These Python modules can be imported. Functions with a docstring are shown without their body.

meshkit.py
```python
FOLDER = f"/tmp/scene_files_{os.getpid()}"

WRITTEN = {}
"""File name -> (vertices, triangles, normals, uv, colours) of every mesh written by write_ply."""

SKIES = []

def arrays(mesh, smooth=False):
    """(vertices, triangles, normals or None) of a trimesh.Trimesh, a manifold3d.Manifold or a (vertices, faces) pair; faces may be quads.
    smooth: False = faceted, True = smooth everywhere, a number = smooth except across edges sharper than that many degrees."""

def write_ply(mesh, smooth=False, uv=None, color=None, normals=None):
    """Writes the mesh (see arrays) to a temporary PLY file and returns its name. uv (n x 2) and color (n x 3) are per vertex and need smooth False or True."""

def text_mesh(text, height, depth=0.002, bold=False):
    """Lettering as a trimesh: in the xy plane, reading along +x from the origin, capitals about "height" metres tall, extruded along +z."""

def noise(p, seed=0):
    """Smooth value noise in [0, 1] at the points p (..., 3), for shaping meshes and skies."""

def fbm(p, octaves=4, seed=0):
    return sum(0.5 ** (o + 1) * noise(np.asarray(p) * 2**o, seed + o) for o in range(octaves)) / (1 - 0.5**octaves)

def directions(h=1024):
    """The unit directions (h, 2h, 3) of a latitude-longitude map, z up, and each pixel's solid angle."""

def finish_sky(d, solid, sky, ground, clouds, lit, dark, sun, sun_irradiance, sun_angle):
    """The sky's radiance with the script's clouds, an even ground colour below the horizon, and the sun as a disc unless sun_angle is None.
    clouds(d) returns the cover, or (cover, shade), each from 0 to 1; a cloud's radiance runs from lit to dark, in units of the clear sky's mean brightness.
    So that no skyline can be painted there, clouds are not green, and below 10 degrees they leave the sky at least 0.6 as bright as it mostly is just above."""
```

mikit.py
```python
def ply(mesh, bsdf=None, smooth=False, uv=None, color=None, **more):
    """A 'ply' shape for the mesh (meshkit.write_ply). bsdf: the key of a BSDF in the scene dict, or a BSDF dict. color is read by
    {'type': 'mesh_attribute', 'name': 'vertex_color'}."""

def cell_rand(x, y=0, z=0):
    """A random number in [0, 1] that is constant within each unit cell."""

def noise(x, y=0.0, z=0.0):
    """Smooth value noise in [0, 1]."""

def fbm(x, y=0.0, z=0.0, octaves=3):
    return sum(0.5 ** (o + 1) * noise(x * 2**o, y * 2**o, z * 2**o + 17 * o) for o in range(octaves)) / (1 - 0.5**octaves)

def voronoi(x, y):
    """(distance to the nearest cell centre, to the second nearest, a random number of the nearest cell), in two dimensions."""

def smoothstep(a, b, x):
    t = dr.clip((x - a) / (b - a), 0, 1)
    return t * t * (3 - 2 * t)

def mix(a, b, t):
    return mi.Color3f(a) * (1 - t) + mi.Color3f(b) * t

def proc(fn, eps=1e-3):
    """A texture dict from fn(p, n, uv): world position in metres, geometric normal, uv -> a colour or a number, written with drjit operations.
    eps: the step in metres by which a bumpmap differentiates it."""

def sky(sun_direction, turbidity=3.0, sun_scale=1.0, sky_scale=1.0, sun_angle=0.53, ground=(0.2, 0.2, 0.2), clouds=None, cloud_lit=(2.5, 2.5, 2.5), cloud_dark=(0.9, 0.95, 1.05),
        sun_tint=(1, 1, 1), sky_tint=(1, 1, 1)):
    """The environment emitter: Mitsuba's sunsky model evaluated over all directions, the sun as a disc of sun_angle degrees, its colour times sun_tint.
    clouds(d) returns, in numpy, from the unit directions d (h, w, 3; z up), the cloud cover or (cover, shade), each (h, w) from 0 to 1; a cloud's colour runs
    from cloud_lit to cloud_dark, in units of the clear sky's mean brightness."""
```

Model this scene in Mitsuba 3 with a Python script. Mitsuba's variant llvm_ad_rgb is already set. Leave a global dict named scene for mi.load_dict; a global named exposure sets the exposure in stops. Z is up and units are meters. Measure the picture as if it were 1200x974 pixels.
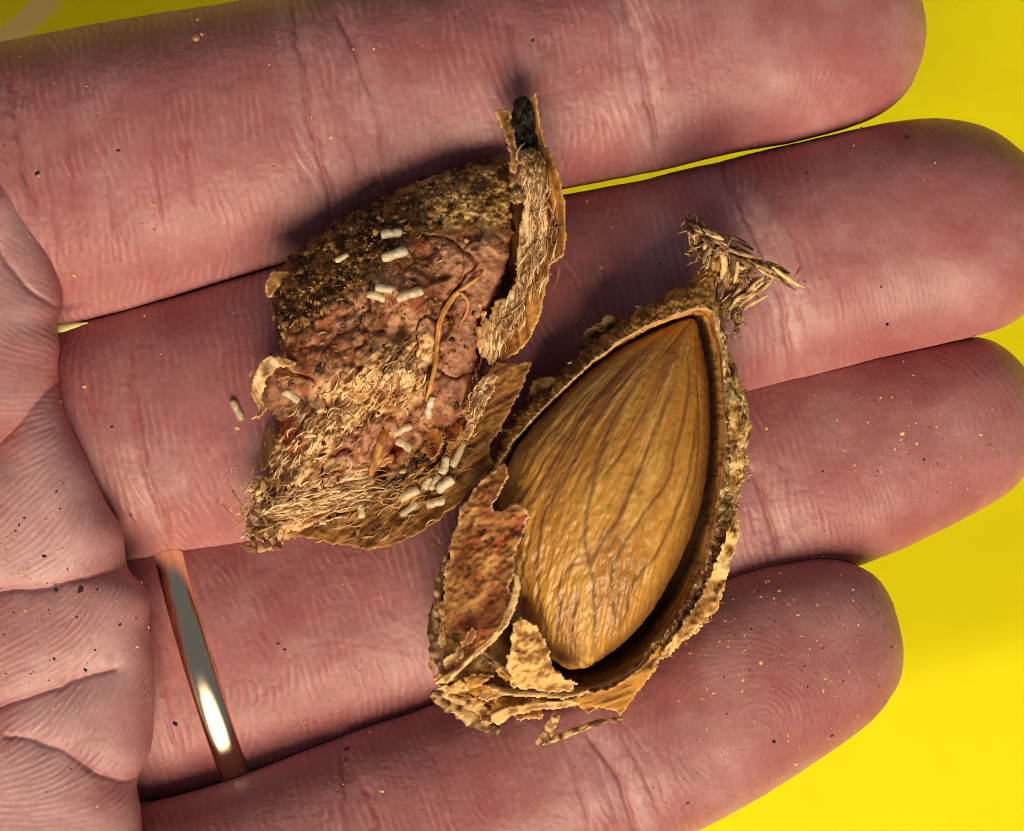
import math
import numpy as np
import trimesh, manifold3d
import mitsuba as mi
import drjit as dr
import mikit
from scipy import ndimage, fft as sfft
from scipy.interpolate import CubicSpline, RBFInterpolator
from scipy.spatial import cKDTree

scene, labels = {}, {}
U = 65e-6            # one drawing unit in metres: plans below are drawn 15.4 units to the millimetre
CX, CY, CAMZ = 600.0, 487.0, 5000.0
TABLE_Z = -900.0

# ------------------------------------------------------------------ camera, light, exposure
exposure = 3.2
scene['camera'] = {
    'type': 'perspective', 'fov': math.degrees(2 * math.atan(600.0 / CAMZ)), 'fov_axis': 'x',
    'near_clip': 0.01, 'far_clip': 30.0,
    'to_world': mi.ScalarTransform4f().look_at(origin=[0, 0, CAMZ * U], target=[0, 0, 0], up=[0, 1, 0])}
# soft, veiled daylight that comes in low over the little finger
scene['sky'] = mikit.sky([0.06, -0.86, 0.80], turbidity=3.0, sun_scale=0.30, sky_scale=1.0, sun_angle=36,
                         clouds=lambda d: 1.0, cloud_lit=(0.148, 0.148, 0.172), cloud_dark=(0.4, 0.4, 0.45), ground=(0.22, 0.2, 0.16), sun_tint=(1.0, 0.965, 0.93))

# ------------------------------------------------------------------ helpers
def lin(r, g, b):
    c = np.array([r, g, b], float) / 255
    return np.where(c < 0.04045, c / 12.92, ((c + 0.055) / 1.055) ** 2.4)

def put(p, z0):
    """plan points drawn as seen, moved to where they stand at height z0 (things nearer the lens look larger)"""
    p = np.array(p, float)
    p[..., 0] = CX + (p[..., 0] - CX) * (1 - z0 / CAMZ)
    p[..., 1] = CY + (p[..., 1] - CY) * (1 - z0 / CAMZ)
    return p

def world(v):
    v = np.asarray(v, float)
    return np.stack([(v[:, 0] - CX) * U, -(v[:, 1] - CY) * U, v[:, 2] * U], 1)

def vn(x, y, seed=0):
    """value noise in -1..1 of plane points"""
    x, y = np.broadcast_arrays(np.asarray(x, float), np.asarray(y, float))
    i, j = np.floor(x).astype(np.int64), np.floor(y).astype(np.int64)
    u, v = x - i, y - j
    u, v = u * u * u * (u * (u * 6 - 15) + 10), v * v * v * (v * (v * 6 - 15) + 10)
    def h(a, b):
        k = ((i + a) * 374761393 + (j + b) * 668265263 + seed * 144665 + 1013) & 0xFFFFFFFF
        k = ((k ^ (k >> 13)) * 1274126177) & 0xFFFFFFFF
        k = ((k ^ (k >> 15)) * 2246822519) & 0xFFFFFFFF
        return ((k ^ (k >> 16)) & 0xFFFFFF) / 8388607.5 - 1
    return (h(0, 0) * (1 - u) + h(1, 0) * u) * (1 - v) + (h(0, 1) * (1 - u) + h(1, 1) * u) * v

def fb(x, y, size, octaves=4, seed=0, gain=0.5):
    x, y = np.asarray(x) / size, np.asarray(y) / size
    s, a, t = 0, 1.0, 0.0
    for o in range(octaves):
        c, d = math.cos(0.7 * o), math.sin(0.7 * o)
        s = s + a * vn((c * x - d * y) * 2**o + 31 * o, (d * x + c * y) * 2**o - 17 * o, seed + 7 * o)
        t += a; a *= gain
    return s / t

def along(x, y, angle, length, width, seed=0, octaves=2):
    """noise drawn out along a direction (degrees, y down)"""
    c, s = math.cos(math.radians(angle)), math.sin(math.radians(angle))
    return fb((x * c + y * s) / length, (-x * s + y * c) / width, 1.0, octaves, seed)

def ss(a, b, x):
    t = np.clip((x - a) / (b - a), 0, 1)
    return t * t * (3 - 2 * t)

def curve(pts, n=200):
    p = np.array(pts, float)
    if len(p) == 2:
        return p[0] + (p[1] - p[0]) * np.linspace(0, 1, n)[:, None]
    d = np.r_[0, np.cumsum(np.sqrt(np.linalg.norm(np.diff(p, axis=0), axis=1)))]
    return CubicSpline(d, p)(np.linspace(0, d[-1], n))

def polyd(x, y, pts, n=200):
    """distance to a drawn line, and where along it (0..1)"""
    c = curve(pts, n)
    d, i = cKDTree(c).query(np.stack([np.ravel(x), np.ravel(y)], 1), workers=-1)
    return d.reshape(np.shape(x)), (i / (n - 1)).reshape(np.shape(x))

def grid_faces(m, n, wrap):
    """faces of an m x n grid of vertices; wrap closes the second direction"""
    i, j = np.meshgrid(np.arange(m - 1), np.arange(n if wrap else n - 1), indexing='ij')
    a, b = i * n + j, i * n + (j + 1) % n
    c, d = a + n, b + n
    return np.concatenate([np.stack([a, c, b], -1).reshape(-1, 3), np.stack([b, c, d], -1).reshape(-1, 3)])

def closed_grid(P, C=None):
    """closed tube mesh from a grid whose columns wrap; both ends are closed by a fan"""
    m, n, _ = P.shape
    v = np.vstack([P.reshape(-1, 3), P[0].mean(0), P[-1].mean(0)])
    f = grid_faces(m, n, True)
    j = np.arange(n); k = (j + 1) % n
    f = np.vstack([f, np.stack([np.full(n, m * n), j, k], 1), np.stack([np.full(n, m * n + 1), (m - 1) * n + k, (m - 1) * n + j], 1)])
    c = None if C is None else np.vstack([C.reshape(-1, 3), C[0].mean(0), C[-1].mean(0)])
    e = v[f]
    if np.einsum('ij,ij->i', e[:, 0], np.cross(e[:, 1], e[:, 2])).sum() < 0:
        f = f[:, ::-1]
    return v, f, c

def grid_normals(P, wrap=True):
    du = np.gradient(P, axis=0)
    if wrap:
        dv = (np.roll(P, -1, 1) - np.roll(P, 1, 1)) / 2
    else:
        dv = np.gradient(P, axis=1)
    n = np.cross(du, dv)
    return n / np.maximum(np.linalg.norm(n, axis=2, keepdims=True), 1e-9)

def add(key, v, f, c, bsdf, smooth=True):
    if bsdf == 'husk':                                             # dry almond hull is a warm brown
        c = np.clip(1.30 * np.asarray(c) ** 1.30 * np.array([1.06, 0.90, 0.72]), 0.003, 0.92)
    """a mesh drawn in plan units (y down) becomes an entry of the scene"""
    scene[key] = mikit.ply((world(v), np.asarray(f)[:, ::-1]), bsdf, smooth, color=c)

def tag(key, label=None, category=None, group=None, kind=None):
    labels[key] = {k: x for k, x in dict(label=label, category=category, group=group, kind=kind).items() if x}

VC = {'type': 'mesh_attribute', 'name': 'vertex_color'}
def material(key, **k):
    scene[key] = {'type': 'twosided', 'bsdf': {'type': 'principled', **k}}
material('skin', base_color=VC, roughness=0.47, specular=0.45, sheen=0.08)
material('husk', base_color=VC, roughness=0.75, specular=0.3)
material('kernel_skin', base_color=VC, roughness=0.40, specular=0.6)
material('pale', base_color=VC, roughness=0.38, specular=0.5)
scene['gold'] = {'type': 'roughconductor', 'material': 'none', 'alpha': 0.09, 'specular_reflectance': {'type': 'rgb', 'value': [0.94, 0.83, 0.57]}}

# ------------------------------------------------------------------ yellow surface: two panels that meet in a soft fold
def build_surface():
    xs = np.unique(np.r_[np.linspace(-9000, -1500, 20), np.arange(-1500, 700, 14.0), np.linspace(700, 10000, 20)])
    t = np.unique(np.r_[np.linspace(-7000, -900, 20), np.arange(-900, 300, 14.0), np.linspace(300, 8000, 30)])   # across the fold, + is down the picture
    X, Tt = np.meshgrid(xs, t, indexing='ij')
    far, near = 0.13, 0.36                                       # slopes of the panels; the near one leans towards the light
    soft = np.sqrt(Tt**2 + 40**2) - 40
    drop = -np.where(Tt < 0, far, near) * soft
    a = put(np.array([[1060., 770.], [1200., 744.]]), TABLE_Z)
    dx, dy = (a[1] - a[0]) / np.linalg.norm(a[1] - a[0])
    px = a[0, 0] + dx * X - dy * Tt
    py = a[0, 1] + dy * X + dx * Tt
    Z = TABLE_Z + drop + 1.5 * fb(px, py, 160, 3, 5)
    dist, _ = polyd(px, py, put([(-60, 75), (0, 22), (48, -12), (110, -60)], TABLE_Z))
    Z = Z + 26 * np.exp(-(dist / 26.0) ** 2)                       # a crumple behind the root of the index finger
    v = np.stack([px, py, Z], -1).reshape(-1, 3)
    f = grid_faces(len(xs), len(t), False)
    n = np.cross(v[f[0, 1]] - v[f[0, 0]], v[f[0, 2]] - v[f[0, 0]])
    if n[2] < 0: f = f[:, ::-1]
    # (y runs down the plan, so add() turns the faces)
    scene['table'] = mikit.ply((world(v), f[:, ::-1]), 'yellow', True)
    tag('table', 'folded glossy yellow surface far below the open hand', None, None, 'structure')
def yellow(p, n, uv):
    x, y = p.x * 1000, p.y * 1000
    w = mikit.fbm(x * 0.18, y * 0.18, 1.0, 3)
    s = mikit.smoothstep(0.70, 0.80, mikit.fbm(x * 0.11 + 9, y * 0.13 + 4, 3.0, 2))
    u, v = (x + 44.5) * 0.68 - (y - 36.2) * 0.73, (x + 44.5) * 0.73 + (y - 36.2) * 0.68   # pale patch painted for a blurred pale object behind the root of the index finger
    pale_patch = mikit.smoothstep(1.6, 0.5, dr.abs(u + 0.5 * w)) * mikit.smoothstep(4.2, 2.5, dr.abs(v))
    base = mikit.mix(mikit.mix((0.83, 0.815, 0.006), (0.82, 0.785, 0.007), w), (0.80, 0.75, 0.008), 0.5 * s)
    return mikit.mix(base, (0.80, 0.66, 0.30), 0.75 * pale_patch)
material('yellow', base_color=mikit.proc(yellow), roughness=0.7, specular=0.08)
build_surface()
# ------------------------------------------------------------------ the hand
def ridges(orient, lam, seed, rounds=5, K=12):
    """skin ridges: noise filtered again and again along an orientation field (radians), -1..1"""
    H, W = orient.shape
    h2, w2 = sfft.next_fast_len(H + 40), sfft.next_fast_len(W + 40)
    img = np.random.default_rng(seed).standard_normal((H, W))
    r = 14
    yy, xx = np.mgrid[-r:r + 1, -r:r + 1]
    idx = np.mod(np.round(orient / math.pi * K), K).astype(int)
    kern = []
    for k in range(K):
        a = math.pi * k / K
        across = -xx * math.sin(a) + yy * math.cos(a)
        al = xx * math.cos(a) + yy * math.sin(a)
        g = np.cos(2 * math.pi * across / lam) * np.exp(-0.5 * (across / (0.55 * lam))**2 - 0.5 * (al / (0.75 * lam))**2)
        kern.append(sfft.rfft2(g - g.mean(), (h2, w2)))
    for _ in range(rounds):
        F = sfft.rfft2(np.pad(img, ((r, r), (r, r)), mode='reflect'), (h2, w2))
        out = np.zeros_like(img)
        for k in range(K):
            m = idx == k
            if m.any():
                out[m] = sfft.irfft2(F * kern[k], (h2, w2))[2 * r:2 * r + H, 2 * r:2 * r + W][m]
        img = np.tanh(out / (out.std() + 1e-9) * 1.3)
    return img

SKIN = np.array([0.395, 0.153, 0.157])
RED = np.array([0.32, 0.086, 0.088])
PALE = np.array([0.54, 0.315, 0.315])
STEP = 1.75

def skin_colour(x, y, detail, pale, red):
    m = 0.5 + 0.62 * fb(x, y, 70, 5, 21, 0.6)
    q = 0.5 + 0.5 * fb(x, y, 16, 3, 22)
    c = SKIN * (0.93 + 0.10 * q[..., None]) 
    w = np.clip(0.55 * ss(0.45, 0.85, m) + red, 0, 1)[..., None]
    c = c * (1 - w) + RED * w
    w = np.clip(0.35 * ss(0.5, 0.15, m) + pale, 0, 1)[..., None]
    c = c * (1 - w) + PALE * w
    c = c * (1 + 0.10 * np.clip(detail, -2, 2.6) + 0.08 * fb(x, y, 4.5, 2, 23))[..., None]
    return np.clip(c, 0.01, 0.9)

def outward(P):
    n = grid_normals(P)
    c = P.mean(1, keepdims=True)
    return n * np.sign(((P - c) * n).sum(2).mean())

HAND = []      # (vertices, faces, colours)

def finger(name, upper, lower, A, B, zc, hz, creases, seed, s_from, core, lam=6.6, ring_s=None, pads=()):
    A, B = np.array(A, float), np.array(B, float)
    e1 = (B - A) / np.linalg.norm(B - A); e2 = np.array([-e1[1], e1[0]])      # e2 points down the plan
    z0 = float(np.mean(zc))
    out = curve(put(upper + lower[::-1], z0), 6000)
    A = put(A, z0)
    s_, r_ = (out - A) @ e1, (out - A) @ e2
    it = int(np.argmax(s_)); tip = s_[it]
    su, ru, sl, rl = s_[:it + 1], r_[:it + 1], s_[it:][::-1], r_[it:][::-1]
    R = 115.0
    body = np.r_[np.arange(s_.min() + 2, s_from, 25.0), np.arange(s_from, tip - R, STEP)]
    psi = np.linspace(0, math.pi / 2, int(R * 1.57 / STEP))
    s = np.r_[body, tip - R * (1 - np.sin(psi[1:]))]
    s[-1] = tip - 0.02
    u, l = np.interp(s, su, ru), np.interp(s, sl, rl)
    if True:                                                        # smooth the edge a little
        k = len(body)
        u[:k - 20], l[:k - 20] = ndimage.gaussian_filter1d(u, 6, mode='nearest')[:k - 20], ndimage.gaussian_filter1d(l, 6, mode='nearest')[:k - 20]
    mid, hw = (u + l) / 2, np.maximum((l - u) / 2, 0.05)
    hmax = float(np.max(hw[s > s_from + 100])); 
    nt, nb = int(math.pi * hmax / STEP / 1.12), 36
    th = np.r_[np.linspace(0, math.pi, nt, endpoint=False), np.linspace(math.pi, 2 * math.pi, nb, endpoint=False)]
    t01 = np.clip(s / tip, 0, 1)
    zz = np.interp(t01, np.linspace(0, 1, len(zc)), zc)
    zz = ndimage.gaussian_filter1d(zz, 25, mode='nearest')
    thick = hz * np.minimum(1, hw / hmax * 1.0 + 0.0) ** 0.9
    for sp, wd, am in pads:
        thick = thick * (1 + am * np.exp(-((s - sp) / wd) ** 2))
    Th, S_ = np.meshgrid(th, s)
    C_, N_ = np.cos(Th), np.sin(Th)
    # the palmar side is flatter than a circle
    r = mid[:, None] - hw[:, None] * np.sign(C_) * np.abs(C_) ** 0.94 * -1
    zt = thick[:, None] * np.sign(N_) * np.abs(N_) ** 0.90
    x = A[0] + e1[0] * S_ + e2[0] * r
    y = A[1] + e1[1] * S_ + e2[1] * r
    P = np.stack([x, y, zz[:, None] + zt], -1)
    # ---- detail, drawn on the unrolled palmar side
    rr = np.clip((r - mid[:, None]) / hmax, -1, 1)
    arc = np.where(N_ >= -0.02, hmax * np.arcsin(rr), np.sign(rr) * hmax * (math.pi - np.arcsin(np.abs(rr))))
    g = 1.6
    a_max = hmax * math.pi / 2 + 4
    gs, ga = np.arange(s_from - 30, tip + 4, g), np.arange(-a_max, a_max, g)
    GA, GS = np.meshgrid(ga, gs)
    zx = (GS - (tip - core[0])) + 1j * (GA - core[1])
    loop = lambda ds, da: np.angle(zx - (ds + 1j * da))
    # ridge direction: across the finger low down, arches round the core at the tip
    if core[3:]:
        ori = math.pi / 2 + 1.15 * (GA - core[1]) / hmax * ss(tip - 260, tip - 60, GS)
    else:
        ori = 0.5 * (loop(0, 0) + loop(-28, 14) - loop(-95, 105) - loop(-95, -105)) + math.pi / 2
    ori = ori + 0.30 * fb(GS, GA, 60, 2, seed) + 0.10 * core[2] * np.sin(GA / hmax)
    # image axes: rows run along the finger, columns across
    R1 = ridges(math.pi / 2 - ori, lam / g, seed)
    R2 = ridges(math.pi / 2 - (ori + 0.15 * fb(GS, GA, 25, 2, seed + 60)), 9.6 / g, seed + 1, 3)
    tipw = ss(tip - core[0] - 150, tip - core[0] - 60, GS)
    brk = ss(-0.35, 0.25, fb(GS, GA, 24, 2, seed + 3))
    cross = along(GS, GA, 8 * core[2], 60, 6.5, seed + 4, 2) 
    cross2 = along(GS, GA, -28 * core[2], 45, 9, seed + 14, 2) 
    lines = -np.exp(-(cross / 0.07) ** 2) * ss(0.0, 0.4, fb(GS, GA, 60, 2, seed + 5)) - np.exp(-(cross2 / 0.05) ** 2) * ss(0.05, 0.5, fb(GS, GA, 80, 2, seed + 6))
    micro = fb(GS, GA, 5, 2, seed + 8)
    amp = 0.20 * tipw + (1 - tipw) * (0.20 + 0.42 * brk)
    amp = amp * (0.35 + 0.65 * ss(-0.4, 0.4, fb(GS, GA, 45, 2, seed + 9))) * (0.75 + 0.5 * fb(GS, GA, 7, 2, seed + 10))
    thin = np.maximum(R2, 0) ** 1.7                                # narrow raised dashes on the lower joints
    amp2 = (0.25 + 0.75 * brk) * (0.35 + 0.65 * ss(-0.4, 0.4, fb(GS, GA, 45, 2, seed + 9)))
    ridge = R1 * amp * (0.30 + 0.70 * tipw) + (1 - tipw) * amp2 * (0.68 * thin - 0.2)
    tint = tipw * R1 * amp * 1.2 + (1 - tipw) * (amp2 * (1.9 * thin - 0.4) + 0.35 * lines)
    img = ridge + (1 - 0.75 * tipw) * 0.30 * lines + 0.34 * micro * (1 - 0.5 * tipw)
    co = [(S_ - gs[0]) / g, (arc - ga[0]) / g]
    samp = lambda im: ndimage.map_coordinates(im, co, order=1, mode='nearest')
    det = samp(img)
    rid = samp(tint)
    pal = N_ > -0.1
    d = det * ss(-0.15, 0.25, N_)
    d = d + 2.2 * fb(x, y, 120, 2, seed + 30) + 0.9 * fb(x, y, 34, 2, seed + 31)
    pale, red = np.zeros_like(x), np.zeros_like(x)
    qx, qy = x + 3.5 * fb(x, y, 26, 2, seed + 40), y + 3.5 * fb(x, y, 26, 2, seed + 41)
    rng = np.random.default_rng(seed)
    more = []
    for line, depth, wid, white in creases:
        if depth >= 1.8:                                            # each joint crease runs with finer ones beside it
            for k in range(6):
                o, b = rng.normal(0, 24), sorted(rng.uniform(0, 1, 2))
                if b[1] - b[0] < 0.2: continue
                c = curve(line, 60)[int(b[0] * 59):int(b[1] * 59) + 1:4]
                if len(c) > 2: more.append((c + e1 * o + e2 * rng.normal(0, 8), rng.uniform(0.3, 0.8), rng.uniform(1.4, 2.4), 0.0))
    for line, depth, wid, white in [(l, q * (1.45 if q > 1.5 else 1), w, p) for l, q, w, p in creases] + more:
        dist, t = polyd(qx, qy, put(line, z0))
        fade = np.minimum(1, np.minimum(t, 1 - t) * 5 + 0.25) * ss(-0.1, 0.3, N_)
        d = d - fade * depth * np.exp(-(dist / wid) ** 2) - fade * 1.1 * depth * np.exp(-(dist / (5.5 * wid)) ** 2)
        red = red + 0.5 * fade * np.exp(-(dist / (1.2 * wid)) ** 2) * min(1, depth / 2.5)
        side = ((x - A[0]) * e1[0] + (y - A[1]) * e1[1])
        pale = pale + fade * white * np.exp(-((dist - 10) / 13) ** 2) * (0.6 + 0.4 * fb(x, y, 9, 2, seed + 50))
    # the ends and the sides of the finger are paler
    pale = pale + 0.35 * ss(0.75, 1.0, np.abs(rr)) + 0.25 * ss(tip - 70, tip, S_)
    P = P + outward(P) * d[..., None]
    col = skin_colour(x, y, 1.9 * rid, np.clip(pale, 0, 0.9), np.clip(red, 0, 0.8))
    HAND.append(closed_grid(P, col))
    return dict(A=A, e1=e1, e2=e2, s=s, mid=mid, hw=hw, zz=zz, thick=thick)

INDEX = finger('index', 
    [(-420, 115), (-200, 80), (0, 47), (120, 27), (265, 3), (400, -20), (600, -52), (760, -74), (880, -88), (960, -92), (1020, -75), (1062, -38)],
    [(-420, 470), (-200, 440), (65, 384), (200, 350), (310, 318), (400, 291), (520, 258), (665, 222), (760, 203), (860, 181), (960, 160), (1018, 140), (1056, 113), (1078, 75), (1085, 25)],
    (0, 210), (1085, 28), [-20, 12, 22, 28, 20, 8], 138,
    [([(330, -30), (346, 25), (358, 85), (370, 155), (384, 212), (392, 262)], 2.6, 3.2, 0.55),
     ([(395, 15), (412, 55), (436, 110), (447, 150), (453, 195)], 1.9, 3.0, 0.35),
     ([(712, -25), (733, 25), (746, 75), (755, 125), (765, 165), (768, 190)], 2.8, 3.2, 0.75),
     ([(595, 20), (600, 65), (606, 90), (612, 120)], 1.6, 3.0, 0.15),
     ([(760, 20), (778, 70), (785, 120)], 1.0, 3, 0.1),
     ([(18, 60), (25, 130), (38, 200), (55, 262)], 1.8, 2.6, 0.2), ([(88, 90), (92, 170), (98, 250)], 1.2, 2.0, 0.1),
     ([(60, 150), (66, 215), (78, 300)], 1.2, 2.0, 0.2), ([(130, 150), (136, 210), (140, 275)], 1.1, 2.0, 0.1), ([(188, 145), (192, 200), (200, 262)], 1.1, 2.0, 0.05),
     ([(225, 150), (232, 210), (240, 250)], 1.0, 2.0, 0.05),
     ([(560, 130), (620, 122), (700, 112)], 0.35, 2.0, 0.0), ([(540, 165), (640, 158), (740, 152)], 0.35, 2.0, 0.0)],
    101, -25, (150, -5, 1, 'arch'), pads=((210, 110, 0.10), (560, 110, 0.09), (940, 90, 0.03)))

MIDDLE = finger('middle',
    [(-300, 470), (0, 392), (200, 340), (400, 288), (560, 252), (665, 229), (760, 211), (850, 189), (930, 169), (1000, 152), (1060, 143), (1105, 141), (1150, 149), (1182, 166), (1212, 195), (1234, 235)],
    [(-300, 770), (0, 690), (145, 663), (310, 636), (450, 600), (600, 552), (740, 505), (870, 462), (1000, 428), (1100, 403), (1160, 390), (1200, 368), (1228, 330), (1241, 285)],
    (100, 520), (1241, 262), [-50, -6, 0, 4, 8, 2], 128,
    [([(836, 185), (848, 215), (868, 255), (884, 295), (904, 345), (916, 400), (925, 440)], 2.8, 3.0, 0.8),
     ([(872, 240), (890, 280), (915, 340), (935, 400)], 1.4, 2.6, 0.5),
     ([(905, 250), (930, 310), (945, 360)], 0.9, 2.6, 0.2),
     ([(157, 380), (159, 440), (167, 500), (182, 560), (201, 642)], 2.2, 3.0, 0.25),
     ([(110, 420), (118, 500), (132, 570)], 1.0, 2.5, 0.1),
     ([(690, 330), (760, 300), (830, 285)], 0.3, 2.0, 0.0)],
    202, -25, (170, 18, -1, 'arch'), pads=((300, 110, 0.09), (650, 110, 0.09), (1080, 90, 0.03)))

RING = finger('ring',
    [(-250, 740), (0, 655), (145, 625), (300, 585), (500, 525), (700, 468), (870, 425), (1000, 405), (1080, 396), (1130, 394), (1165, 402), (1194, 425), (1211, 460)],
    [(-250, 1070), (0, 985), (160, 950), (300, 915), (500, 850), (700, 775), (860, 715), (960, 680), (1040, 650), (1110, 618), (1160, 590), (1192, 565), (1210, 525)],
    (150, 790), (1216, 490), [-90, -56, -50, -46, -38, -40], 118,
    [([(872, 545), (884, 575), (897, 612), (905, 645)], 2.6, 3.0, 0.7), ([(905, 530), (918, 580), (925, 630)], 1.0, 2.5, 0.25),
     ([(300, 640), (306, 700), (318, 770)], 0.8, 2.2, 0.0), ([(190, 760), (200, 820), (215, 880)], 1.2, 2.5, 0.3)],
    303, -20, (165, 10, 1, 'arch'), pads=((320, 110, 0.09), (1060, 90, 0.03)))

PINKY = finger('pinky',
    [(-250, 1040), (0, 985), (160, 945), (290, 906), (400, 862), (500, 826), (600, 787), (700, 745), (790, 702), (850, 676), (900, 661), (950, 652), (985, 655), (1014, 668), (1038, 694)],
    [(-250, 1370), (0, 1290), (200, 1225), (400, 1150), (560, 1085), (700, 1023), (810, 975), (900, 926), (975, 876), (1015, 846), (1042, 815), (1056, 778)],
    (160, 1090), (1056, 745), [-40, -4, 2, 8, 12, 6], 118,
    [([(398, 862), (402, 900), (408, 950), (412, 1010)], 2.4, 2.6, 0.1), ([(425, 905), (442, 950), (452, 1010)], 1.8, 3.0, 0.15),
     ([(683, 840), (694, 862), (714, 890), (738, 948), (752, 985)], 2.4, 3.0, 0.65), ([(725, 850), (745, 890), (768, 940), (780, 975)], 1.4, 2.6, 0.35),
     ([(655, 850), (672, 900), (690, 960)], 1.2, 2.6, 0.3),
     ([(505, 868), (520, 900), (530, 940)], 0.9, 2.2, 0.0)],
    404, -20, (190, 36, -1), pads=((560, 90, 0.10), (900, 90, 0.03)))

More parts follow.
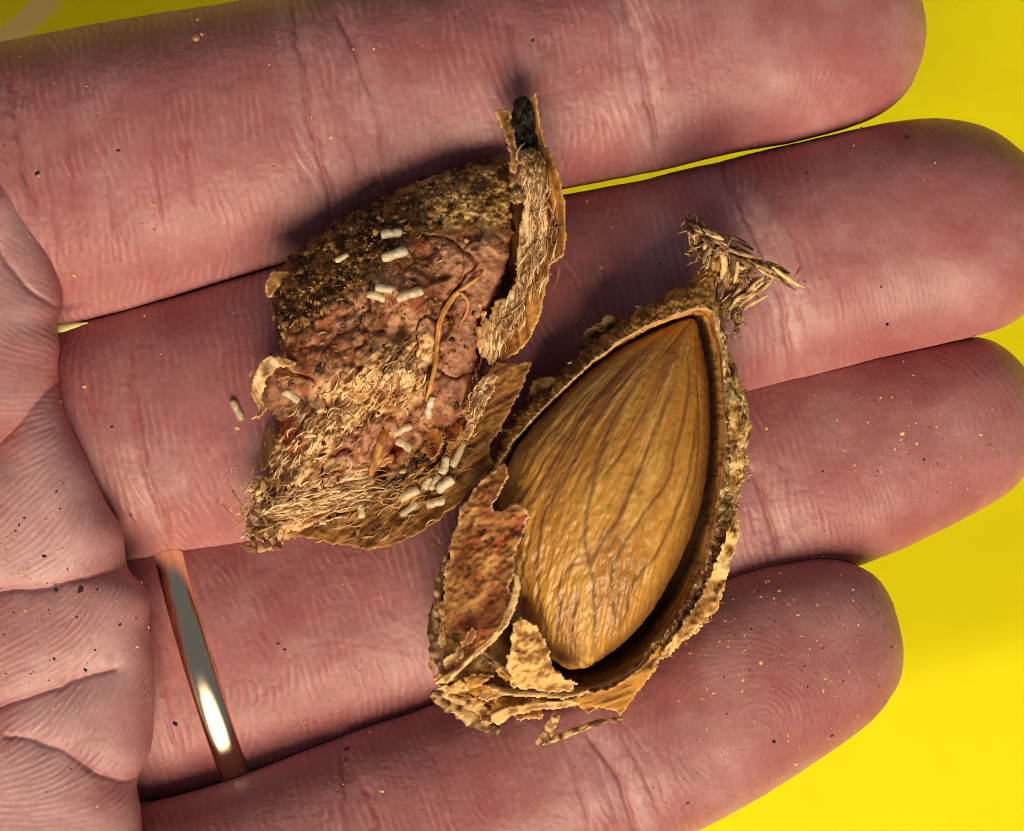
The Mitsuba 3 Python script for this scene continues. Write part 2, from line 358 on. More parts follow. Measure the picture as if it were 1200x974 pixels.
# the palm: a thick pad whose edge rolls over the roots of the fingers
def palm():
    Z0 = 105.0
    edge = put([(-330, -420), (-190, -200), (-120, -40), (-60, 80), (-18, 150), (4, 190), (26, 220), (50, 272), (63, 305), (69, 335), (70, 360), (64, 381), (67, 398), (66, 420), (65, 445), (80, 500), (103, 548), (122, 590),
            (141, 625), (144, 655), (149, 672), (163, 685), (173, 709), (172, 736), (176, 763), (178, 798), (177, 852), (169, 892), (157, 919), (160, 941), (163, 974), (166, 1050), (150, 1160), (90, 1300), (-60, 1420), (-300, 1500)], Z0)
    ys = np.r_[np.arange(-400, 140, 14.0), np.arange(140, 1000, STEP), np.arange(1000, 1490, 14.0)]
    d = np.r_[0, np.cumsum(np.linalg.norm(np.diff(edge, axis=0), axis=1))]
    e = CubicSpline(d, edge)(np.linspace(0, d[-1], 5000))
    xe = ndimage.gaussian_filter1d(np.interp(ys, e[:, 1], e[:, 0]), 1.5)
    LEFT, r = -620.0, 62.0
    flat = np.r_[np.arange(LEFT, -30, 30.0)]
    Y = ys[:, None]
    # arc length along the section: far left -> the edge -> under
    nx = int(260 / STEP)
    T = np.linspace(0, 1, nx)
    roll = np.linspace(math.pi / 2, -math.pi / 2, int(math.pi * r / STEP))[1:]
    top = np.concatenate([np.repeat(flat[None], len(ys), 0), (-30 + (xe[:, None] - r + 30) * T[None]) if True else 0], 1)
    X = np.concatenate([top, xe[:, None] - r + r * np.cos(roll)[None], np.linspace(1, 0, 14)[None, 1:] * (xe[:, None] - r - LEFT) + LEFT], 1)
    nt, nr = top.shape[1], len(roll)
    Zr = np.concatenate([np.full(nt, 1.0), np.sin(roll), np.full(13, -1.0)])[None]
    Yy = Y + 0 * X
    xs_, ys_ = X + 3 * fb(X, Yy, 30, 2, 71), Yy + 3 * fb(X, Yy, 30, 2, 72)
    creases = [(put([(66, 446), (45, 468), (20, 500), (-40, 560)], Z0), 26, 34), (put([(150, 665), (128, 669), (71, 683), (0, 694), (-80, 720)], Z0), 15, 26),
               (put([(136, 781), (100, 793), (60, 809), (0, 828), (-80, 850)], Z0), 15, 28), (put([(172, 905), (140, 912), (95, 890), (50, 868), (10, 862)], Z0), 9, 20), (put([(70, 362), (48, 350), (20, 320), (-30, 250)], Z0), 9, 24)]
    base = 138.0 + 8 * np.sin((Y - 300) / 170.0) - 0.05 * np.clip(-X, 0, 400) 
    h = np.zeros_like(X)
    red = np.zeros_like(X); fine = np.zeros_like(X)
    for line, depth, wid in creases:
        dist, t = polyd(xs_, ys_, line)
        fade = 0.35 + 0.65 * ss(0, 0.25, 1 - t)
        h -= fade * depth * np.exp(-dist / wid)
        h -= 2.5 * np.exp(-(dist / 3.0)**2)
        red += 0.55 * np.exp(-(dist / 12)**2)
    dist, t = polyd(xs_, ys_, put([(66, 446), (45, 468), (20, 500), (-40, 560)], Z0))
    # the pad under the index finger stands over the pad beside it
    upper = ss(-14, 14, (446 - ys_) * 0.80 + (66 - xs_) * -0.0 + (xs_ - 66) * -0.95)
    h += 22 * upper * np.exp(-np.maximum(dist - 20, 0) / 120)
    # edge scallops: where a pad ends the roll is tighter
    g = 1.6
    gy, gx = np.arange(120, 1010, g), np.arange(-40, 420, g)
    GX, GY = np.meshgrid(gx, gy)
    ang = np.interp(GY, [120, 330, 440, 520, 600, 690, 780, 850, 960, 1010], [-60, -35, -12, 40, 52, 35, 25, 55, 5, 0])
    ang = ang + np.where(GY > 470, 10 * (GX - 60) / 60, 0) + 26 * fb(GX, GY, 60, 3, 77)
    # image axes here: rows down, columns right; "/" strokes have a negative angle
    R1 = ridges(np.radians(-ang), 7.2 / g, 505)
    amp = (0.14 + 0.24 * ss(-0.4, 0.3, fb(GX, GY, 50, 2, 78))) * (0.8 + 0.6 * fb(GX, GY, 8, 2, 80))
    micro = fb(GX, GY, 5, 2, 79)
    arc = X.copy()
    arc[:, nt:nt + nr] = xe[:, None] - r + r * (math.pi / 2 - roll)[None]
    arc[:, nt + nr:] = 400
    co = [(Yy - gy[0]) / g, (arc - gx[0]) / g]
    rid = ndimage.map_coordinates((1.7 * np.maximum(R1, 0) ** 1.6 - 0.45) * amp * 1.15, co, order=1, mode='nearest')
    det = rid + 0.25 * ndimage.map_coordinates(micro, co, order=1, mode='nearest')
    up = np.clip((Zr + 0.6) / 0.9, 0, 1)
    bulk = base + h * up + 3.0 * fb(X, Yy, 120, 2, 73) + 1.2 * fb(X, Yy, 34, 2, 74)
    Z = np.where(Zr > -0.999, bulk - r + r * Zr, bulk - 2 * r - 40 * np.clip((xe[:, None] - r - X) / 300, 0, 1))
    P = np.stack([X, Yy, Z], -1)
    P = P + outward(P) * (det * np.clip(Zr + 1, 0, 1))[..., None]
    pale = ss(0.0, 0.9, Zr) * np.clip(0.58 + 0.7 * fb(X, Yy, 70, 2, 75), 0, 1) + 0.3 * ss(900, 1000, Yy)  # upper palm painted paler: its brighter highlights are put into the colour
    col = skin_colour(X, Yy, 2.6 * rid, np.clip(pale, 0, 0.85), np.clip(red, 0, 0.7))
    HAND.append(closed_grid(P, col))
palm()

def join(parts):
    out = None
    for v, f, c in parts:
        m = manifold3d.Manifold(manifold3d.Mesh(np.hstack([v, c]).astype(np.float32), np.ascontiguousarray(f, np.uint32)))
        if m.status() != manifold3d.Error.NoError or m.is_empty():
            return None
        out = m if out is None else out + m
    q = out.to_mesh()
    return q.vert_properties[:, :3], q.tri_verts, q.vert_properties[:, 3:6]
got = join(HAND)
if got is None:
    print('hand: joined without booleans')
    n = np.cumsum([0] + [len(v) for v, _, _ in HAND])
    got = np.vstack([h[0] for h in HAND]), np.vstack([h[1] + a for h, a in zip(HAND, n)]), np.vstack([h[2] for h in HAND])
add('person', *got, 'skin')
tag('person', 'open left hand, palm up, with a gold ring, holding the broken almond hull', 'person')
HAND_V = got[0]

# ------------------------------------------------------------------ ring
def ring():
    F = RING
    A, e1, e2 = F['A'], F['e1'], F['e2']
    c = put(np.array([[238.0, 787.0]]), 10)[0]
    s0 = (c - A) @ e1
    i = int(np.argmin(np.abs(F['s'] - s0)))
    mid, a, b, zc = F['mid'][i], F['hw'][i] + 3, F['thick'][i] + 4, F['zz'][i]
    ph = np.linspace(0, 2 * math.pi, 240, endpoint=False)
    W, Tk = 18.0, 9.0
    q = np.linspace(0, 2 * math.pi, 48, endpoint=False)
    wq = W * np.sign(np.cos(q)) * np.abs(np.cos(q)) ** 0.95
    tq = np.where(np.sin(q) > 0, Tk * np.abs(np.sin(q)) ** 0.9, -Tk * 0.5 * np.abs(np.sin(q)) ** 0.3)
    Ph, Q = np.meshgrid(ph, np.arange(48), indexing='ij')
    ra, rb = a + tq[Q], b + tq[Q]
    r, z = mid + ra * np.cos(Ph), zc + rb * np.sin(Ph)
    tilt = 0.015 * r
    s = s0 + wq[Q] + tilt
    x, y = A[0] + e1[0] * s + e2[0] * r, A[1] + e1[1] * s + e2[1] * r
    v = np.stack([x, y, z], -1).reshape(-1, 3)
    n, m = 240, 48
    k, j = np.meshgrid(np.arange(n), np.arange(m), indexing='ij')
    p = lambda u, w: (u % n) * m + (w % m)
    f = np.vstack([np.stack([p(k, j), p(k + 1, j), p(k, j + 1)], -1).reshape(-1, 3), np.stack([p(k, j + 1), p(k + 1, j), p(k + 1, j + 1)], -1).reshape(-1, 3)])
    e = v[f] - v.mean(0)
    if np.einsum('ij,ij->i', e[:, 0], np.cross(e[:, 1], e[:, 2])).sum() < 0: f = f[:, ::-1]
    scene['ring'] = mikit.ply((world(v), f[:, ::-1]), 'gold', True)
    tag('ring', 'plain polished gold ring worn on the ring finger', 'ring')
ring()
# ------------------------------------------------------------------ tools for torn, crumbly pieces
def inside(poly, x, y):
    """signed distance to a closed outline (positive inside)"""
    from shapely import contains_xy, Polygon
    d, _ = cKDTree(poly).query(np.stack([x.ravel(), y.ravel()], 1), workers=-1)
    m = contains_xy(Polygon(poly).buffer(0), x.ravel(), y.ravel())
    return np.where(m, d, -d).reshape(x.shape)

def outline(pts, n=900, straight=False):
    p = np.array(pts + [pts[0]], float)
    d = np.r_[0, np.cumsum(np.linalg.norm(np.diff(p, axis=0), axis=1))]
    t = np.linspace(0, d[-1], n, endpoint=False)
    if straight:
        return np.stack([np.interp(t, d, p[:, k]) for k in (0, 1)], 1)
    return CubicSpline(d, p, bc_type='periodic')(t)

def surface_through(pts, smoothing=0.0):
    p = np.array(pts, float)
    f = RBFInterpolator(p[:, :2], p[:, 2], kernel='thin_plate_spline', smoothing=smoothing)
    def at(x, y):
        c = 12.0                                                  # worked out on a coarse net, then read from it
        gx = np.arange(x.min() - c, x.max() + 2 * c, c); gy = np.arange(y.min() - c, y.max() + 2 * c, c)
        q = np.stack(np.meshgrid(gx, gy), -1)
        z = f(q.reshape(-1, 2)).reshape(q.shape[:2])
        return ndimage.map_coordinates(z, [(y - gy[0]) / c, (x - gx[0]) / c], order=3, mode='nearest')
    return at

def slab(poly, top, thick, colour, step=1.5, ragged=(3.0, 7.0), seed=0, holes=(), under=None, edge_round=4.0):
    """a closed solid over a torn outline: top(x, y, d) is its upper face, d the distance from the edge; thick the thickness"""
    lo, hi = poly.min(0) - 8, poly.max(0) + 8
    gx, gy = np.arange(lo[0], hi[0], step), np.arange(lo[1], hi[1], step)
    X, Y = np.meshgrid(gx, gy)
    d = inside(poly, X, Y)
    d = d + ragged[0] * fb(X, Y, ragged[1], 3, seed + 900, 0.6)
    for h in holes:
        d = np.minimum(d, -inside(np.array(h), X, Y) + ragged[0] * fb(X, Y, ragged[1], 3, seed + 901))
    on = d > 0
    lab, n = ndimage.label(on)
    if n > 1:
        on = lab == 1 + np.argmax(ndimage.sum(on, lab, range(1, n + 1)))
    cell = on[:-1, :-1] & on[1:, :-1] & on[:-1, 1:] & on[1:, 1:]
    lab, n = ndimage.label(cell)
    if n > 1:
        cell = lab == 1 + np.argmax(ndimage.sum(cell, lab, range(1, n + 1)))
    used = np.zeros(X.shape, bool)
    for a in (0, 1):
        for b in (0, 1):
            used[a:X.shape[0] - 1 + a, b:X.shape[1] - 1 + b] |= cell
    idx = -np.ones(X.shape, int); idx[used] = np.arange(used.sum())
    x, y, dd = X[used], Y[used], np.maximum(d[used], 0)
    zt = top(x, y, dd)
    tk = thick(x, y, dd) if callable(thick) else thick
    rnd = np.sqrt(np.clip(1 - (1 - np.clip(dd / edge_round, 0, 1)) ** 2, 0, 1))
    zb = (zt - tk) if under is None else np.minimum(under(x, y, dd), zt - 1.5)
    half = (zt - zb) * 0.5 * (1 - rnd) * 0.9
    zt2, zb2 = zt - half, zb + half
    i, j = np.nonzero(cell)
    a, b, c, e = idx[i, j], idx[i, j + 1], idx[i + 1, j], idx[i + 1, j + 1]
    ft = np.vstack([np.stack([a, b, c], 1), np.stack([b, e, c], 1)])
    nv = used.sum()
    ed = np.vstack([ft[:, [0, 1]], ft[:, [1, 2]], ft[:, [2, 0]]])
    key = ed[:, 0].astype(np.int64) * nv + ed[:, 1]
    lone = ed[~np.isin(key, ed[:, 1].astype(np.int64) * nv + ed[:, 0])]
    fs = np.vstack([np.stack([lone[:, 1], lone[:, 0], lone[:, 0] + nv], 1), np.stack([lone[:, 1], lone[:, 0] + nv, lone[:, 1] + nv], 1)])
    v = np.vstack([np.stack([x, y, zt2], 1), np.stack([x, y, zb2], 1)])
    f = np.vstack([ft, ft[:, ::-1] + nv, fs])
    col = colour(x, y, dd, zt)
    c2 = np.vstack([col, col * 0.8])
    n = np.cross(v[f[0, 1]] - v[f[0, 0]], v[f[0, 2]] - v[f[0, 0]])
    if n[2] < 0: f = f[:, ::-1]
    return v, f, np.clip(c2, 0.004, 0.95)

def mixc(a, b, t):
    return np.asarray(a) * (1 - np.asarray(t)[..., None]) + np.asarray(b) * np.asarray(t)[..., None]

def rough_tube(pts, radii, seed=0, lump=0.35, size=7.0, n=14, step=2.2, flat=1.0, colour=None, grooves=0.0):
    """a fibrous stick along 3-d points"""
    p = np.array(pts, float)
    L = np.linalg.norm(np.diff(p, axis=0), axis=1).sum()
    m = max(6, int(L / step))
    c = curve(p, m)
    r = np.interp(np.linspace(0, 1, m), np.linspace(0, 1, len(radii)), radii)
    if grooves:
        q = np.arange(m) * L / m
        c = c + np.stack([3.0 * fb(q, 0 * q + 5 * k, 13, 3, seed + 60 + k) for k in range(3)], 1)
    t = np.gradient(c, axis=0); t /= np.linalg.norm(t, axis=1, keepdims=True) + 1e-9
    up = np.array([0, 0, 1.0])
    side = np.cross(t, up); ln = np.linalg.norm(side, axis=1, keepdims=True)
    side = np.where(ln > 0.05, side / np.maximum(ln, 1e-9), [1, 0, 0])
    nn = np.cross(side, t)
    a = np.linspace(0, 2 * math.pi, n, endpoint=False)
    s = np.arange(m)[:, None] * L / m
    k = 1 + lump * fb(s + 0 * a, 9 * np.cos(a)[None] + 9 * np.sin(a)[None] * 1.7 + 0 * s, size, 3, seed) + (0 if grooves else 0.6) * lump * fb(s / 4, 6 * a[None] + 0 * s, 2.0, 2, seed + 1)
    if grooves:
        k = k + grooves * fb(s / 34 + 0 * a, 2.6 * np.cos(a)[None] + 0 * s, 1.0, 2, seed + 3) + grooves * fb(s / 44, 4.2 * np.sin(a)[None] + 2 + 0 * s, 1.0, 2, seed + 4)
    P = c[:, None] + (r[:, None] * k)[..., None] * (np.cos(a)[None, :, None] * side[:, None] + flat * np.sin(a)[None, :, None] * nn[:, None])
    q = fb(s + 0 * a, a[None] * 5 + 0 * s, 6.0, 3, seed + 5)
    C = (colour or fibre)(q)
    return closed_grid(P, C)

def fibre(q):
    return mixc(np.array([0.14, 0.085, 0.04]), np.array([0.66, 0.54, 0.34]), ss(-0.35, 0.5, q))

def merge(parts):
    n = np.cumsum([0] + [len(v) for v, _, _ in parts])
    return np.vstack([p[0] for p in parts]), np.vstack([p[1] + a for p, a in zip(parts, n)]), np.vstack([p[2] for p in parts])

BASE_TREE = cKDTree(HAND_V[HAND_V[:, 2] > -20][:, :2])
BASE_Z = HAND_V[HAND_V[:, 2] > -20][:, 2]
def skin_z(x, y):
    x, y = np.atleast_1d(x), np.atleast_1d(y)
    _, i = BASE_TREE.query(np.stack([x, y], 1), k=6, workers=-1)
    return BASE_Z[i].max(1)

# ------------------------------------------------------------------ the kernel
KZ = 205.0
def kernel():
    out = put(outline([(812, 374), (820, 392), (826, 420), (831, 460), (832, 505), (829, 550), (820, 598), (803, 645), (779, 692), (748, 736), (716, 765), (690, 780), (666, 784), (648, 772), (628, 748), (608, 712), (594, 672), (585, 630), (584, 590), (592, 552), (608, 520), (634, 488), (668, 452), (705, 422), (742, 399), (778, 383), (800, 375)], 6000), KZ)
    A, B = put(np.array([[664., 784.], [812., 374.]]), KZ)
    e1 = (B - A) / np.linalg.norm(B - A); e2 = np.array([-e1[1], e1[0]])
    s_, r_ = (out - A) @ e1, (out - A) @ e2
    i0, i1 = int(np.argmin(s_)), int(np.argmax(s_))
    roll = np.roll(np.arange(6000), -i0); s2, r2 = s_[roll], r_[roll]
    it = int(np.argmax(s2))
    a1, a2 = (s2[:it + 1], r2[:it + 1]), (s2[it:][::-1], r2[it:][::-1])
    L0, L1 = s2.min(), s2.max()
    psi = np.linspace(0, math.pi, 360)
    s = (L0 + L1) / 2 - (L1 - L0) / 2 * np.cos(psi)
    s[0] += 0.05; s[-1] -= 0.05
    ra, rb = np.interp(s, *a1), np.interp(s, *a2)
    lo, hi = np.minimum(ra, rb), np.maximum(ra, rb)
    mid, hw = (lo + hi) / 2, np.maximum((hi - lo) / 2, 0.2)
    nt, nb = 230, 30
    th = np.r_[np.linspace(0, math.pi, nt, endpoint=False), np.linspace(math.pi, 2 * math.pi, nb, endpoint=False)]
    Th, S_ = np.meshgrid(th, s)
    a = np.cos(Th)
    th_top = 74 * np.minimum(1, hw / hw.max()) ** 0.75
    r = mid[:, None] + hw[:, None] * np.sign(a) * np.abs(a) ** 0.95
    z = KZ + th_top[:, None] * np.sign(np.sin(Th)) * np.abs(np.sin(Th)) ** 0.85
    x, y = A[0] + e1[0] * S_ + e2[0] * r, A[1] + e1[1] * S_ + e2[1] * r
    P = np.stack([x, y, z], -1)
    f = (S_ - L0) / (L1 - L0)
    wf = ss(0.25, 0.6, f)
    lane = 150 * (r - mid[:, None]) / (hw[:, None] * wf + hw.max() * (1 - wf)) + 5 * fb(x, y, 70, 2, 3)                        # wrinkles run from the base to the tip and fan out between
    w1 = fb(f * 4.2, lane, 1.0, 1, 11) * 0
    wr = fb(f * 4, lane / 30, 1, 2, 12) * 1.3 + fb(f * 7, lane / 11, 1, 2, 13) * 0.9 + fb(f * 13, lane / 4.2, 1, 2, 14) * 1.1 + fb(f * 26, lane / 2.6, 1, 2, 27) * 0.8
    fine = fb(x, y, 5, 3, 15)
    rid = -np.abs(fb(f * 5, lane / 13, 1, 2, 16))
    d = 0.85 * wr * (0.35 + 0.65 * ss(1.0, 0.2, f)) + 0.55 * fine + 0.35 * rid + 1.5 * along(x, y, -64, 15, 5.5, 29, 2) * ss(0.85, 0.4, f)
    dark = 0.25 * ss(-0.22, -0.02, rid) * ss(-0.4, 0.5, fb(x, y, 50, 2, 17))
    veins = [([(700, 783), (696, 730), (694, 661), (688, 627), (691, 582), (700, 540), (722, 490), (748, 446), (778, 408)], 2.4), ([(694, 661), (708, 632), (726, 602), (750, 545), (775, 490), (795, 430)], 2.2),
             ([(648, 764), (655, 700), (664, 668), (690, 655)], 1.8), ([(718, 745), (719, 700), (721, 665), (738, 631), (772, 577), (795, 520), (806, 460), (808, 410)], 2.0),
             ([(722, 745), (736, 712), (746, 681), (772, 648), (796, 590), (812, 530), (818, 470)], 2.0), ([(640, 745), (630, 690), (634, 625), (656, 565), (690, 505), (730, 450), (770, 405)], 2.0),
             ([(620, 700), (612, 650), (618, 600), (645, 545), (690, 480), (745, 415)], 1.7), ([(600, 610), (625, 560), (668, 500), (730, 430)], 1.6), ([(604, 570), (640, 515), (700, 450)], 1.5),
             ([(668, 770), (672, 720), (676, 690)], 1.5), ([(705, 560), (735, 520), (762, 470)], 1.5), ([(815, 440), (820, 490), (818, 540), (806, 590)], 1.3)]
    qx, qy = x + 4 * fb(x, y, 40, 2, 18), y + 4 * fb(x, y, 40, 2, 19)
    for line, wid in veins:
        dist, t = polyd(qx, qy, put(line, KZ + 50))
        k = np.exp(-(dist / wid) ** 2) * np.minimum(1, np.minimum(t, 1 - t) * 6 + 0.2)
        d = d - 0.45 * k + 0.25 * np.exp(-((dist - 5) / 3) ** 2)
        dark = dark + 0.85 * k
    top = ss(-0.1, 0.2, np.sin(Th))
    P = P + outward(P) * (d * top * np.minimum(1, np.sin(psi) * 3)[:, None])[..., None]
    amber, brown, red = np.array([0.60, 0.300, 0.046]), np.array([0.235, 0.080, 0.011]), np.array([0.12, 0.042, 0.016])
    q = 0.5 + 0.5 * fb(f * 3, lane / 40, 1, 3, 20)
    col = mixc(amber, brown, np.clip(ss(0.35, 0.8, q) * 0.6 + 0.6 * ss(0.40, 1.0, f) + 0.35 * ss(0.3, 0.9, -a * np.sign(np.cos(Th)[0, 0]) * 1.0) * 0, 0, 1))  # browner towards the tip: own tone and shading both in the colour
    col = mixc(col, np.array([0.74, 0.48, 0.13]), 0.5 * ss(0.05, 0.55, wr / 2.5))
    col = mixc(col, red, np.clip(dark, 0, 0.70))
    col = mixc(col, np.array([0.16, 0.085, 0.04]), 0.8 * ss(0.10, 0.0, f) * ss(-0.3, 0.3, fb(x, y, 10, 2, 23)) )
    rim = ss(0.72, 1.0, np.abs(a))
    col = mixc(col, np.array([0.13, 0.055, 0.018]), 0.8 * rim)  # sides darkened in the colour, part shading, part own brown
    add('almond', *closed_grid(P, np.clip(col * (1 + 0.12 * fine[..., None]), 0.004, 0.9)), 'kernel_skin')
    tag('almond', 'whole amber brown veined almond kernel lying in the split hull', 'almond')
kernel()

# ------------------------------------------------------------------ the split hull that holds it
def wood(x, y, seed, tone=0.0):
    q = fb(x, y, 13, 4, seed, 0.6) + tone
    c = mixc(np.array([0.15, 0.078, 0.03]), np.array([0.48, 0.34, 0.16]), ss(-0.35, 0.35, q))
    c = mixc(c, np.array([0.78, 0.68, 0.47]), 0.9 * ss(0.2, 0.65, q))
    return mixc(c, np.array([0.035, 0.022, 0.014]), 0.85 * ss(0.3, 0.55, fb(x, y, 9, 3, seed + 2)))

HZ = 185.0
def hull():
    C = np.array([715.0, 600.0])
    def polar(pts, n=2400):
        p = put(outline(pts, 4000, True), HZ) - C
        an, ra = np.arctan2(p[:, 1], p[:, 0]), np.linalg.norm(p, axis=1)
        o = np.argsort(an)
        a = np.linspace(-math.pi, math.pi, n, endpoint=False)
        return a, np.interp(a, an[o], ra[o], period=2 * math.pi)
    outer = [(834, 308), (842, 345), (846, 372), (852, 412), (858, 440), (868, 462), (876, 490), (872, 540), (867, 580), (862, 620), (855, 655), (846, 690), (838, 716), (815, 738), (788, 758), (765, 785), (745, 806), (715, 822), (680, 826), (640, 826),
             (600, 830), (565, 822), (535, 806), (516, 780), (516, 740), (522, 700), (526, 650), (534, 615), (548, 585), (566, 560), (580, 535), (590, 508), (606, 482), (628, 462), (650, 444), (690, 404), (730, 374), (770, 349), (800, 333), (824, 314)]
    rim = [(832, 366), (837, 385), (843, 420), (847, 470), (849, 510), (846, 560), (838, 612), (824, 660), (803, 704), (779, 742), (752, 775), (722, 795), (690, 806), (660, 806), (628, 800), (596, 788), (566, 764), (548, 730), (546, 690), (552, 645), (560, 610), (572, 575), (584, 549),
           (600, 522), (622, 496), (650, 466), (684, 434), (720, 406), (755, 386), (788, 372), (812, 366)]
    gap = [(822, 372), (829, 392), (835, 425), (839, 470), (840, 510), (837, 556), (828, 606), (812, 656), (790, 702), (760, 744), (725, 777), (694, 793), (668, 795), (645, 786), (622, 766), (600, 735), (586, 690), (580, 640), (580, 590), (590, 552),
           (606, 522), (630, 492), (660, 460), (694, 430), (728, 408), (760, 390), (790, 378), (810, 371)]
    a, ro = polar(outer); _, rr = polar(rim); _, rg = polar(gap)
    ro = np.maximum(ro, rr + 4)
    ro = ro + 3.0 * fb(a * 90, 0 * a, 6, 3, 31) + 2 * fb(a * 200, 0 * a, 3, 2, 32)
    rr = np.minimum(rr + 1.6 * fb(a * 90, 0 * a, 9, 2, 33), ro - 3)
    rg = np.minimum(rg, rr - 4)
    # height of the rim round the hull: higher on the right, low where it is torn at lower left
    deg = np.degrees(a)
    zr = np.interp(deg, [-180, -150, -110, -80, -63, -40, 0, 40, 70, 100, 130, 160, 180], [205, 222, 238, 245, 250, 252, 250, 238, 215, 195, 180, 190, 205])
    zo = np.interp(deg, [-180, -150, -110, -63, -30, 0, 40, 75, 110, 150, 180], [165, 175, 195, 215, 200, 180, 170, 160, 150, 150, 165])
    zb = np.interp(deg, [-180, -90, -60, 0, 60, 120, 180], [95, 110, 150, 108, 108, 105, 95])
    zg = zr - np.interp(deg, [-180, -90, -60, 0, 50, 90, 180], [74, 74, 60, 46, 60, 74, 74])
    # the section of the hull, as (radius, height), from the middle underneath round to the middle inside
    one = np.ones_like(a)
    ctrl_r = [0.02 * ro, 0.45 * ro, 0.80 * ro, 0.95 * ro, ro, 0.55 * ro + 0.45 * rr, rr + 2, rr, 0.5 * rr + 0.5 * rg, rg, 0.86 * rg, 0.5 * rg, 0.02 * rg]
    ctrl_z = [zb.mean() * one, zb.mean() * one, zb + 5, 0.5 * zb + 0.5 * zo, zo, 0.35 * zo + 0.65 * zr, zr - 1, zr - 3, 0.5 * zr + 0.5 * zg + 6, zg, zg - 14, 128 * one, 126 * one]
    cnt = [2, 5, 10, 16, 26, 22, 3, 12, 12, 8, 8, 4]
    R, Z, K = [], [], []
    for i, n in enumerate(cnt):
        t = np.linspace(0, 1, n, endpoint=False)[:, None]
        R.append(ctrl_r[i] * (1 - t) + ctrl_r[i + 1] * t); Z.append(ctrl_z[i] * (1 - t) + ctrl_z[i + 1] * t); K.append(np.repeat(i + t, len(a), 1))
    R, Z, K = map(np.vstack, (R, Z, K))
    sm = lambda q: ndimage.gaussian_filter1d(q, 1.6, axis=0, mode='nearest')
    R, Z = sm(R), sm(Z)
    X, Y = C[0] + R * np.cos(a), C[1] + R * np.sin(a)
    P = np.stack([X, Y, Z], -1)
    N = outward(P)
    rimw = ss(3.0, 4.2, K) * ss(7.2, 6.4, K)
    out_w = ss(1.5, 3.5, K) * ss(7.2, 6.4, K)
    inn = ss(6.8, 7.6, K)
    arc = np.repeat((a * 190)[None], len(K), 0)
    fib = along(arc, K * 14, 12, 34, 4.5, 35, 3)
    lump = fb(arc, K * 16, 15, 4, 36, 0.6)
    upleft = ss(-58, -75, deg) * ss(-175, -150, deg)
    right = 1 - upleft
    d = out_w * (right * (6.5 * lump + 4.5 * along(arc, K * 14, 35, 26, 5, 46, 3) + 6 * fb(arc, K * 9, 34, 2, 47) + 1.6 * fb(X, Y, 4.5, 2, 37)) + upleft * (2.6 * fb(X, Y, 7, 4, 38, 0.65) + 1.6 * fb(X, Y, 3.2, 1, 45)))
    d = d + inn * (1.8 * along(arc, K * 12, 0, 60, 4, 39, 2) + 1.2 * fb(X, Y, 6, 3, 50) + 0.8 * fb(arc, K * 14, 40, 2, 40))
    P = P + N * d[..., None] * np.where(K > 6.2, ss(6.2, 6.9, K) + (1 - ss(6.2, 6.9, K)), 1)[..., None]
    # colours: pale fibres on the torn right rim, tan felt on the upper left, smooth ochre inside
    pale = wood(arc, K * 16, 41, 0.40 + 0.35 * fib)
    felt = mixc(np.array([0.20, 0.11, 0.035]), np.array([0.52, 0.36, 0.14]), ss(-0.45, 0.45, fb(X, Y, 9, 4, 42, 0.6)))
    o = mixc(pale, felt, np.repeat(upleft[None], len(K), 0))
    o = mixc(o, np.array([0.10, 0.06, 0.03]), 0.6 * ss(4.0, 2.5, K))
    lip = np.array([0.62, 0.52, 0.36])
    o = mixc(o, lip, 0.75 * ss(5.75, 6.1, K) * ss(6.95, 6.6, K))
    wall = mixc(np.array([0.36, 0.21, 0.07]), np.array([0.60, 0.42, 0.19]), ss(-0.4, 0.4, along(arc, K * 12, 0, 90, 5, 43, 2)))
    wall = mixc(wall, np.array([0.14, 0.075, 0.03]), 0.7 * ss(0.15, 0.5, fb(arc, K * 14, 16, 4, 48, 0.6)))
    wall = mixc(wall, np.array([0.62, 0.50, 0.30]), 0.6 * ss(0.2, 0.5, along(arc, K * 14, 4, 30, 3, 49, 2)) * ss(8.6, 7.2, K))
    wall = mixc(wall, np.array([0.10, 0.055, 0.025]), ss(8.3, 9.2, K))  # wall painted dark where it meets the gap, shade put into the colour
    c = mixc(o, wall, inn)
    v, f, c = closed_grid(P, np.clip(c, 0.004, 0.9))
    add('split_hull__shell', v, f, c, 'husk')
    # ---- torn skins at the lower left, each a sheet with its own thickness
    def leaf(name, pts, zs, colour, thick=6.0, seed=0, rough=1.6, ragged=(2.5, 8.0), straight=False, label=None, hold=None):
        zt = surface_through(zs)
        zmean = float(np.mean([q[2] for q in zs]))
        poly = put(outline(pts, 900, straight), zmean)
        top = lambda x, y, d: zt(x, y) + rough * (fb(x, y, 12, 3, seed + 1) * 1.5 + 2.2 * np.abs(fb(x, y, 38, 2, seed + 4)) + 0.8 * np.abs(fb(x, y, 16, 2, seed + 5))) + 0.7 * rough * fb(x, y, 4.5, 2, seed + 2)
        k = 'split_hull__' + name
        n = 1
        while k in scene:
            k = f'split_hull__{name}_{n:03d}'; n += 1
        add(k, *slab(poly, top, thick, colour, 1.5, ragged, seed), 'husk')
        if label: labels[k] = {'label': label}
